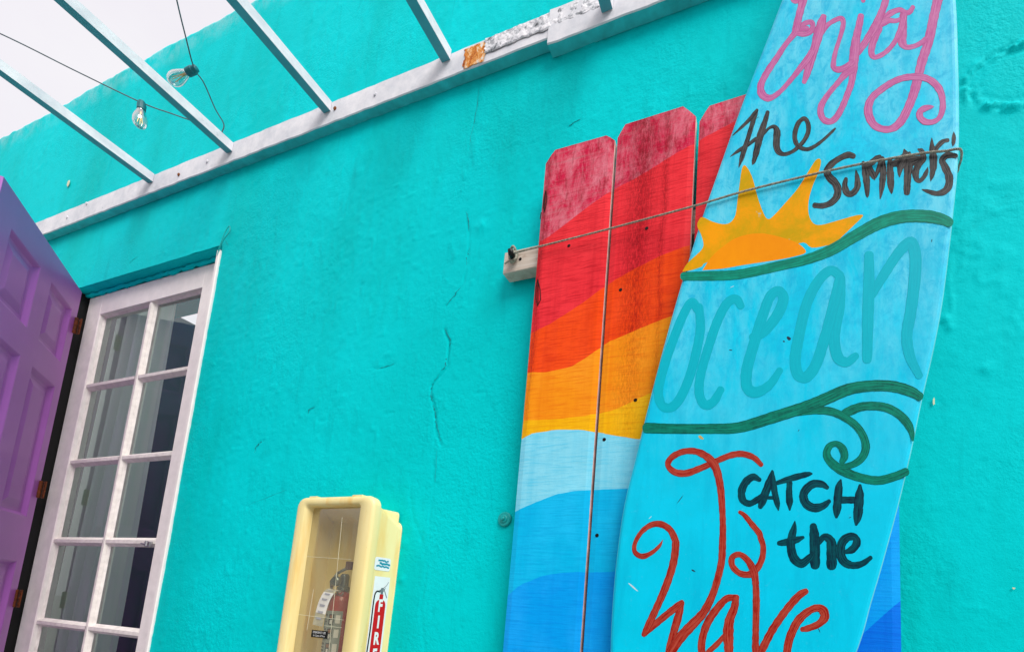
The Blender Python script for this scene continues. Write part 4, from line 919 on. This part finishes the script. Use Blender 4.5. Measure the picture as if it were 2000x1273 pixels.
mb.tube(coil(k0 + Vector((.0, 0, .004)), .011, .016, -.002), .003, 6); mb.tube(coil(k0 + Vector((.002, 0, -.004)), .009, .011, -.007, tilt=1), .003, 6); mb.tube(coil(k0 + Vector((.003, 0, .010)), .007, .010, -.011, tilt=2), .003, 6)
mb.tube([Vector(at(1004, 494, -.064)), k0 + Vector((.004, -.009, .012))], .003, 6)
mb.tube([k0 + Vector((-.004, -.004, -.006)), k0 + Vector((-.02, -.006, -.016))], .0022, 6); mb.build('knot', M_rope, rop, True)
mb = MB(); mb.tube([Vector(at(1004, 505, YBt + .001)), Vector(at(1002, 503, YBt - .012)), Vector(at(999, 495, YBt - .026)), Vector(at(995, 485, YBt - .034))], [.006, .006, .0085, .005], 10)
mb.build('peg', plain('black_rubber', (20, 22, 22), rough=.5), pk, True)

# ================================================================== FIRE EXTINGUISHER CABINET
YF = -.098; M_cab = cabinet_mat()
cl = (at(578, 1000, YF)[0] + at(536.5, 1273, YF)[0]) / 2; ctop = (at(640, 969, YF)[2] + at(600, 970, YF)[2] + at(690, 967, YF)[2]) / 3
cr_ = at(729, 992, YF)[0]; print('cab', cl, cr_, ctop, 'left chk', at(578, 1000, YF)[0], at(536.5, 1273, YF)[0], at(693, 1273, YF)[0])
CH = .62; cbot = ctop - CH
def rrect(x0, x1, z0, z1, r, y, n=6):
    o_ = []
    for (cx_, cz_, a0) in ((x1 - r, z1 - r, 0), (x0 + r, z1 - r, 90), (x0 + r, z0 + r, 180), (x1 - r, z0 + r, 270)):
        for k in range(n + 1): an = math.radians(a0 + 90 * k / n); o_.append((cx_ + r * math.cos(an), y, cz_ + r * math.sin(an)))
    return o_
bxr = at(783, 1040, -.004)[0]; bzt = at(775, 1018, -.004)[2]
side_x = cr_ - .006
wl, wr = at(595, 1000, YF)[0], at(699, 1000, YF)[0]; wtop = at(640, 985, YF)[2]
wr = (at(699, 1000, YF)[0] + at(668, 1273, YF)[0]) / 2
loops = [rrect(cl + .020, bxr, cbot + .03, bzt, .022, -.001), rrect(cl + .019, bxr - .002, cbot + .03, bzt - .003, .022, -.006), rrect(cl + .008, side_x, cbot + .012, ctop - .010, .026, YF + .026), rrect(cl + .001, cr_ - .001, cbot + .001, ctop - .001, .026, YF + .024),
         rrect(cl, cr_, cbot, ctop, .026, YF + .008), rrect(cl + .002, cr_ - .002, cbot + .002, ctop - .002, .025, YF + .0025), rrect(cl + .007, cr_ - .007, cbot + .007, ctop - .007, .021, YF),
         rrect(wl - .004, wr + .003, cbot + .03, wtop + .004, .012, YF), rrect(wl, wr, cbot + .034, wtop, .009, YF + .003), rrect(wl + .002, wr - .002, cbot + .036, wtop - .002, .007, YF + .022),
         rrect(wl + .0, wr + .004, cbot + .034, wtop + .001, .007, YF + .023), rrect(cl + .026, bxr - .008, cbot + .034, wtop - .001, .010, -.008)]
print('cab window', wl, wr, wtop, 'back', bxr, bzt)
V = [p for l_ in loops for p in l_]; m_ = len(loops[0]); F = []
for r_ in range(len(loops) - 1):
    for k in range(m_): F.append((r_ * m_ + k, r_ * m_ + (k + 1) % m_, (r_ + 1) * m_ + (k + 1) % m_, (r_ + 1) * m_ + k))
F.append(tuple((len(loops) - 1) * m_ + k for k in range(m_)))
cab = empty('fire_extinguisher_cabinet', ((cl + cr_) / 2, 0, cbot)); tag(cab, 'yellowed plastic cabinet with a clear front, holding a fire extinguisher, on the turquoise wall', 'cabinet')
o = mk('housing', V, F, M_cab, cab, smooth=True)
for p_ in o.data.polygons: p_.use_smooth = True
try:
    o.data.set_sharp_from_angle(angle=math.radians(50))
except Exception: pass
for (xa, xb) in ((cl + .034, cl + .060), (cr_ - .078, cr_ - .045)):
    mb = MB(); mb.box(xa, xb, YF + .005, YF + .024, ctop - .002, ctop + .003, bev=.001); mb.build('hinge_lug', M_cab, cab)
M_pw = plastic_window_mat()
mb = MB(); yw = YF + .0225; mb.add([(wl - .002, yw, cbot + .03), (wr + .003, yw, cbot + .03), (wr + .003, yw, wtop + .0), (wl - .002, yw, wtop + .0)], [(0, 1, 2, 3)]); win = mb.build('window', M_pw, cab)
M_score = plain('score_line', (232, 232, 205), rough=.4)
def wbar(x0, z0, x1, z1, w_=.0009): 
    mb = MB(); mb.tube([(x0, yw - .0008, z0), (x1, yw - .0008, z1)], w_, 5); return mb.build('score_line', M_score, win)
def wpt(px, py): return at(px, py, yw)
for (a_, b_) in (((597, 1086), (686, 1092)), ((582, 1199), (672, 1210)), ((669, 1010), (640, 1300)), ((613, 1150), (600, 1230)), ((634, 1221), (668, 1225))):
    p, q = wpt(*a_), wpt(*b_); wbar(p[0], p[2], q[0], q[2], .00042)
# black label on the window
M_blk = plain('black_label', (16, 16, 18), rough=.5, bump=0, vary=.02); M_wht = plain('white_print', (236, 236, 236), rough=.5, bump=0, vary=.02)
def text(name, s_, origin, ux, uz, size, mat, parent, align='CENTER', spacing=1.0, offset=0, sx=1.0):
    """flat lettering laid on a plane: ux = reading direction, uz = up"""
    cu = bpy.data.curves.new(name, 'FONT'); cu.body = s_; cu.align_x = align; cu.align_y = 'CENTER'; cu.size = size; cu.space_character = spacing; cu.offset = offset
    cu.resolution_u = 3
    ob = bpy.data.objects.new('tmp', cu); C.objects.link(ob); dg = bpy.context.evaluated_depsgraph_get(); me_ = bpy.data.meshes.new_from_object(ob.evaluated_get(dg))
    ux, uz, og = Vector(ux), Vector(uz), Vector(origin)
    V = [og + ux * v.co.x * sx + uz * v.co.y for v in me_.vertices]; F = [tuple(p_.vertices) for p_ in me_.polygons]
    bpy.data.objects.remove(ob); bpy.data.curves.remove(cu); return mk(name, V, F, mat, parent)
p0_, p1_ = wpt(610, 1229), wpt(639, 1246); lab_w = p1_[0] - p0_[0]
mb = MB(); mb.box(p0_[0], p1_[0], yw - .0012, yw - .0002, p1_[2], p0_[2]); lab = mb.build('label', M_blk, cab)
cx_, cz_ = (p0_[0] + p1_[0]) / 2, (p0_[2] + p1_[2]) / 2; hh_ = p0_[2] - p1_[2]
text('label_text', 'EMERGENCY USE', (cx_, yw - .0016, cz_ + hh_ * .2), (1, 0, 0), (0, 0, 1), hh_ * .42, M_wht, lab, sx=lab_w * .9 / (hh_ * .42 * 8.6))
text('label_text', 'In Case of Fire', (cx_, yw - .0016, cz_ - hh_ * .24), (1, 0, 0), (0, 0, 1), hh_ * .38, M_wht, lab, sx=lab_w * .8 / (hh_ * .38 * 6.6))
# side stickers: the right side face of the housing
SA = np.array([side_x, YF + .026, 0.]); SB = np.array([bxr - .002, -.006, 0.]); su_ = SB - SA; su_n = su_ / np.linalg.norm(su_); sn = np.array([-su_n[1] * -1, -su_n[0], 0]); 
if sn @ (CAM - SA) < 0: sn = -sn
print('side', su_, sn, 'hit', hit(732, 1124, SA, sn), hit(762, 1127, SA, sn))
def SP(u, z, n=0.0006): return tuple(SA + su_n * u + sn * n + np.array([0, 0, z]))
def su_of(px, py): q = np.array(hit(px, py, SA, sn)); return ((q - SA) @ su_n, q[2])
def spoly(name, uz, mat, par, n, thick=.0003): return mk(name, [SP(u, z, n) for u, z in uz], [tuple(range(len(uz)))], mat, par)
M_stk = plain('white_sticker', (238, 238, 240), rough=.4, bump=0, vary=.02); M_sred = plain('sticker_red', (206, 14, 40), rough=.4, bump=0, vary=.03)
ua, za = su_of(732, 1124); ub, zb = su_of(762, 1127)
fs = spoly('fire_sticker', [(ua, za), (ub, za), (ub, za - .30), (ua, za - .30)], M_stk, cab, .0006)
uw = ub - ua; um = ua + uw * .56; top_b = za - .055
def cyl_outline(zt, zb_, hw):
    o_ = [(um - hw, zb_), (um + hw, zb_), (um + hw, zt - .016)]
    for k in range(7): an = math.radians(90 * k / 6); o_.append((um + hw * (.36 + .64 * math.cos(an)), zt - .016 + .014 * math.sin(an)))
    o_ += [(um + hw * .36, zt + .012), (um - hw * .36, zt + .012)]
    for k in range(6, -1, -1): an = math.radians(90 * k / 6); o_.append((um - hw * (.36 + .64 * math.cos(an)), zt - .016 + .014 * math.sin(an)))
    o_.append((um - hw, zt - .016)); return o_
rb = spoly('red_extinguisher_print', cyl_outline(top_b, za - .285, uw * .33), M_sred, fs, .0009)
z_F = su_of(740, 1183)[1]; z_I = su_of(736, 1215)[1]; z_R = su_of(733, 1247)[1]; dz_ = (z_F - z_R) / 2
for i, ch in enumerate('FIRE'): text('letter', ch, SP(um, z_F - i * dz_, .0012), su_n, (0, 0, 1), dz_ * 1.02, M_wht, rb, offset=.0016, sx=.62 if ch != 'I' else .7)
def sline(pts, w_, mat, n=.0011, nm='print_line'):
    P = spline([(u, z) for u, z in pts], 6); V = []; F = []
    for i, p in enumerate(P):
        a_, b_ = P[max(0, i - 1)], P[min(len(P) - 1, i + 1)]; t = b_ - a_; t = t / (np.linalg.norm(t) + 1e-9); q = np.array([-t[1], t[0]]) * w_ / 2
        V += [SP(*(p + q), n), SP(*(p - q), n)]
    for i in range(len(P) - 1): F.append((2 * i, 2 * i + 2, 2 * i + 3, 2 * i + 1))
    return mk(nm, V, F, mat, fs)
M_sgry = plain('sticker_grey', (120, 130, 135), bump=0)
sline([(um - uw * .12, top_b + .018), (um - uw * .34, top_b + .018), (um - uw * .45, top_b), (um - uw * .45, za - .13), (um - uw * .50, za - .20)], .0035, M_blk)
sline([(um - uw * .50, za - .19), (um - uw * .50, za - .225)], .008, M_blk)
sline([(um - uw * .14, top_b + .022), (um + uw * .2, top_b + .032), (um + uw * .36, top_b + .043)], .0014, M_sgry); sline([(um + uw * .0, top_b + .014), (um + uw * .2, top_b + .028)], .0016, M_sgry)
sline([(um + uw * .1, top_b + .026), (um + uw * .36, top_b + .004)], .0022, M_sgry); sline([(um, top_b + .012), (um, top_b + .028)], .007, M_sgry); sline([(um - uw * .18, top_b + .020), (um - uw * .02, top_b + .020)], .006, M_sgry)
# small printed sticker above
c_u0, c_z0 = su_of(733, 1086); c_u1, c_z1 = su_of(761, 1114)
cs = spoly('small_sticker', [(p[0], p[2]) for p in rrect(c_u0, c_u1, c_z1 - .002, c_z0, .006, 0)], M_stk, cab, .0006)
M_aq = plain('aqua_print', (20, 150, 176), bump=0, vary=.15)
rnd = random.Random(5); du = c_u1 - c_u0; dz2 = c_z0 - c_z1
for (fz, hh2, f0, f1) in ((.72, .13, .2, .85), (.5, .16, .3, .97), (.27, .13, .12, .93)):
    P = []
    for k in range(9): P.append((c_u0 + du * (f0 + (f1 - f0) * k / 8), c_z1 + dz2 * (fz + rnd.uniform(-.05, .05))))
    o = sline(P, dz2 * hh2, M_aq, .001, 'print'); o.parent = cs

# the extinguisher inside
M_red = plain('extinguisher_red', (176, 52, 26), rough=.3, vary=.05, spec=.5, coat=.4); M_chrome = plain('valve_metal', (150, 160, 158), rough=.25, metal=.9, vary=.15)
EY = -.042; ec = at(664, 1200, EY); er = .030; ez = at(662, 1158, EY - er)[2]; e0 = cbot + .04
ex = empty('fire_extinguisher', (ec[0], EY, e0)); tag(ex, 'red fire extinguisher with a hanging paper tag, inside the yellowed cabinet', 'fire extinguisher')
def lathe_z(prof, cx_, cy_, n=28):
    V = []; F = []
    for (r_, z) in prof:
        for j in range(n): an = 2 * math.pi * j / n; V.append((cx_ + r_ * math.cos(an), cy_ + r_ * math.sin(an), z))
    for k in range(len(prof) - 1):
        for j in range(n): F.append((k * n + j, k * n + (j + 1) % n, (k + 1) * n + (j + 1) % n, (k + 1) * n + j))
    F.append(tuple(range(n - 1, -1, -1))); F.append(tuple((len(prof) - 1) * n + j for j in range(n))); return V, F
V, F = lathe_z([(er - .003, e0), (er, e0 + .005), (er, ez - .02), (er * .93, ez - .010), (er * .74, ez - .003), (er * .45, ez + .002), (er * .4, ez + .006)], ec[0], EY); mk('cylinder', V, F, M_red, ex, smooth=True)
V, F = lathe_z([(er * .42, ez + .004), (er * .5, ez + .008), (er * .5, ez + .016), (er * .35, ez + .02), (er * .35, ez + .045), (er * .25, ez + .05)], ec[0], EY); mk('valve', V, F, M_chrome, ex, smooth=False)
mb = MB(); g_ = Vector((ec[0] - .002, EY - .018, ez + .030)); disc(mb, g_, .0125, g_[1], g_[1] - .010, 20, .002); disc(mb, g_, .0095, g_[1] - .0101, g_[1] - .0105, 20, .0005, 1)
mb.build('gauge', [M_chrome, plain('gauge_face', (70, 82, 84), bump=0)], ex)
mb = MB(); mb.tube([(ec[0] - .03, EY - .01, ez + .012), (ec[0] - .014, EY - .012, ez + .05), (ec[0] + .01, EY - .01, ez + .062), (ec[0] + .03, EY - .008, ez + .066)], .004, 7)
mb.tube([(ec[0] - .028, EY - .01, ez - .0), (ec[0] - .022, EY - .02, ez + .03), (ec[0] - .006, EY - .018, ez + .05)], .003, 7)
mb.tube([Vector((ec[0] + .014 + .011 * math.cos(t_ * .5), EY - .02, ez + .006 + .011 * math.sin(t_ * .5))) for t_ in range(13)], .0015, 6); mb.build('handle', M_chrome, ex, True)
mb = MB(); kq = at(683, 1104, EY - .012); mb.tube([kq + Vector((0, 0, -.010)), kq + Vector((0, 0, .010))], .009, 12); mb.build('pull_pin', plain('brown_pin', (110, 62, 40)), ex)
# instruction label wrapped on the cylinder
lt = at(664, 1193, EY - er)[2]; V = []; F = []; nn_ = 18
for z in (lt, e0 + .06):
    for k in range(nn_ + 1): an = math.radians(200 + 130 * k / nn_); V.append((ec[0] + (er + .0006) * math.cos(an), EY + (er + .0006) * math.sin(an), z))
for k in range(nn_): F.append((k, k + 1, nn_ + 2 + k, nn_ + 1 + k))
lb = mk('instruction_label', V, F, plain('grey_label', (150, 160, 156), bump=0, vary=.05), ex)
cols_ = [plain('label_ink_dark', (26, 34, 36), bump=0), plain('label_ink_brown', (150, 92, 48), bump=0), plain('label_ink_teal', (0, 150, 150), bump=0), M_wht]
def lpatch(a0, a1, z1, z0, mi, r_=.0011):
    V = []; F = []; n_ = 4
    for z in (z1, z0):
        for k in range(n_ + 1): an = math.radians(a0 + (a1 - a0) * k / n_); V.append((ec[0] + (er + r_) * math.cos(an), EY + (er + r_) * math.sin(an), z))
    for k in range(n_): F.append((k, k + 1, n_ + 2 + k, n_ + 1 + k))
    mk('label_print', V, F, cols_[mi], lb)
for r_ in range(4):
    z = lt - .008 - r_ * .035
    lpatch(272, 296, z, z - .026, 0); lpatch(277, 291, z - .003, z - .011, 1, .0015); lpatch(279, 288, z - .014, z - .024, 3, .0015)
    lpatch(228, 262, z, z - .005, 0); lpatch(228, 262, z - .009, z - .012, 0); lpatch(232, 262, z - .017, z - .020, 0); lpatch(303, 322, z - .002, z - .022, 3)
lpatch(236, 250, lt - .018, lt - .045, 2, .002)
# paper tag curving down from the neck
V = []; F = []; P = spline([at(656, 1155, -.062), at(648, 1149, -.070), at(637, 1152, -.075), at(626, 1170, -.076), at(618, 1195, -.0755), at(612, 1219, -.0755)], 6)
for i, p in enumerate(P):
    p = Vector(p); wv = Vector((.038 * min(1, .5 + i / 10), .0, -.004)) * .8; V += [p - wv * .1, p + wv]
for i in range(len(P) - 1): F.append((2 * i, 2 * i + 1, 2 * i + 3, 2 * i + 2))
tg_ = mk('tag', V, F, plain('paper_tag', (226, 222, 212), rough=.8, bump=0), ex, smooth=True)
M_ink = plain('grey_ink', (168, 168, 172), bump=0)
for i in range(8, len(P) - 2, 3):
    a_, b_, c_, d_ = [Vector(V[q]) for q in (2 * i, 2 * i + 1, 2 * i + 3, 2 * i + 2)]; o_ = Vector((0, -.0008, 0))
    mk('tag_print', [a_.lerp(b_, .2) + o_, a_.lerp(b_, .75) + o_, d_.lerp(c_, .7) + o_, d_.lerp(c_, .25) + o_], [(0, 1, 2, 3)], M_ink, tg_)

# ================================================================== GROUND AND WHAT THE GLASS REFLECTS
def ground_mat():
    m = NT('patio_concrete'); v = m.coord(); m.base(m.ramp(m.noise(v, 4, 6), [(.3, (.30, .29, .28)), (.7, (.42, .40, .38))])); m.pr(Roughness=.85); m.bump(m.noise(v, 40, 4), .4, .003); return m.m
o = mk('ground', [(-60, -60, 0), (60, -60, 0), (60, 60, 0), (-60, 60, 0)], [(0, 1, 2, 3)], ground_mat()); tag(o, kind='structure')
opp = empty('blue_house', (-1.5, -5.2, 0)); tag(opp, 'low dark blue house across the patio, seen only reflected in the glass door', 'building')
M_ob = plain('dark_blue_render', (22, 92, 112), rough=.8, vary=.15, scale=4); M_br = plain('brown_render', (120, 96, 88), rough=.8, vary=.12, scale=5); M_roof = plain('grey_roof', (110, 112, 118), rough=.8)
mb = MB(); mb.box(-11, 3, -5.45, -5.2, 0, 2.75); mb.build('wall', M_ob, opp)
mb = MB(); mb.box(-11.2, 3.2, -5.6, -5.1, 2.751, 2.85); mb.hexa([(-11.2, -5.6, 2.851), (3.2, -5.6, 2.851), (3.2, -7.5, 3.3), (-11.2, -7.5, 3.3), (-11.2, -5.6, 2.88), (3.2, -5.6, 2.88), (3.2, -7.5, 3.33), (-11.2, -7.5, 3.33)]); mb.build('roof', M_roof, opp)
for x in (-9, -6.6, -4.2, -1.6):
    mb = MB(); mb.box(x, x + 1.1, -5.2, -5.15, .9, 2.1); f_ = mb.build('window_frame', M_white, opp)
    mb = MB(); mb.box(x + .06, x + 1.04, -5.152, -5.14, .96, 2.04); q_ = mb.build('pane', plain('dark_pane', (30, 40, 50), rough=.1), opp)
mb = MB(); mb.box(-7.6, -6.9, -5.2, -5.12, 0, 2.7); mb.box(-3.0, -2.1, -5.2, -5.12, 0, 1.5); mb.build('brown_pier', M_br, opp)
bpy.context.view_layer.update()
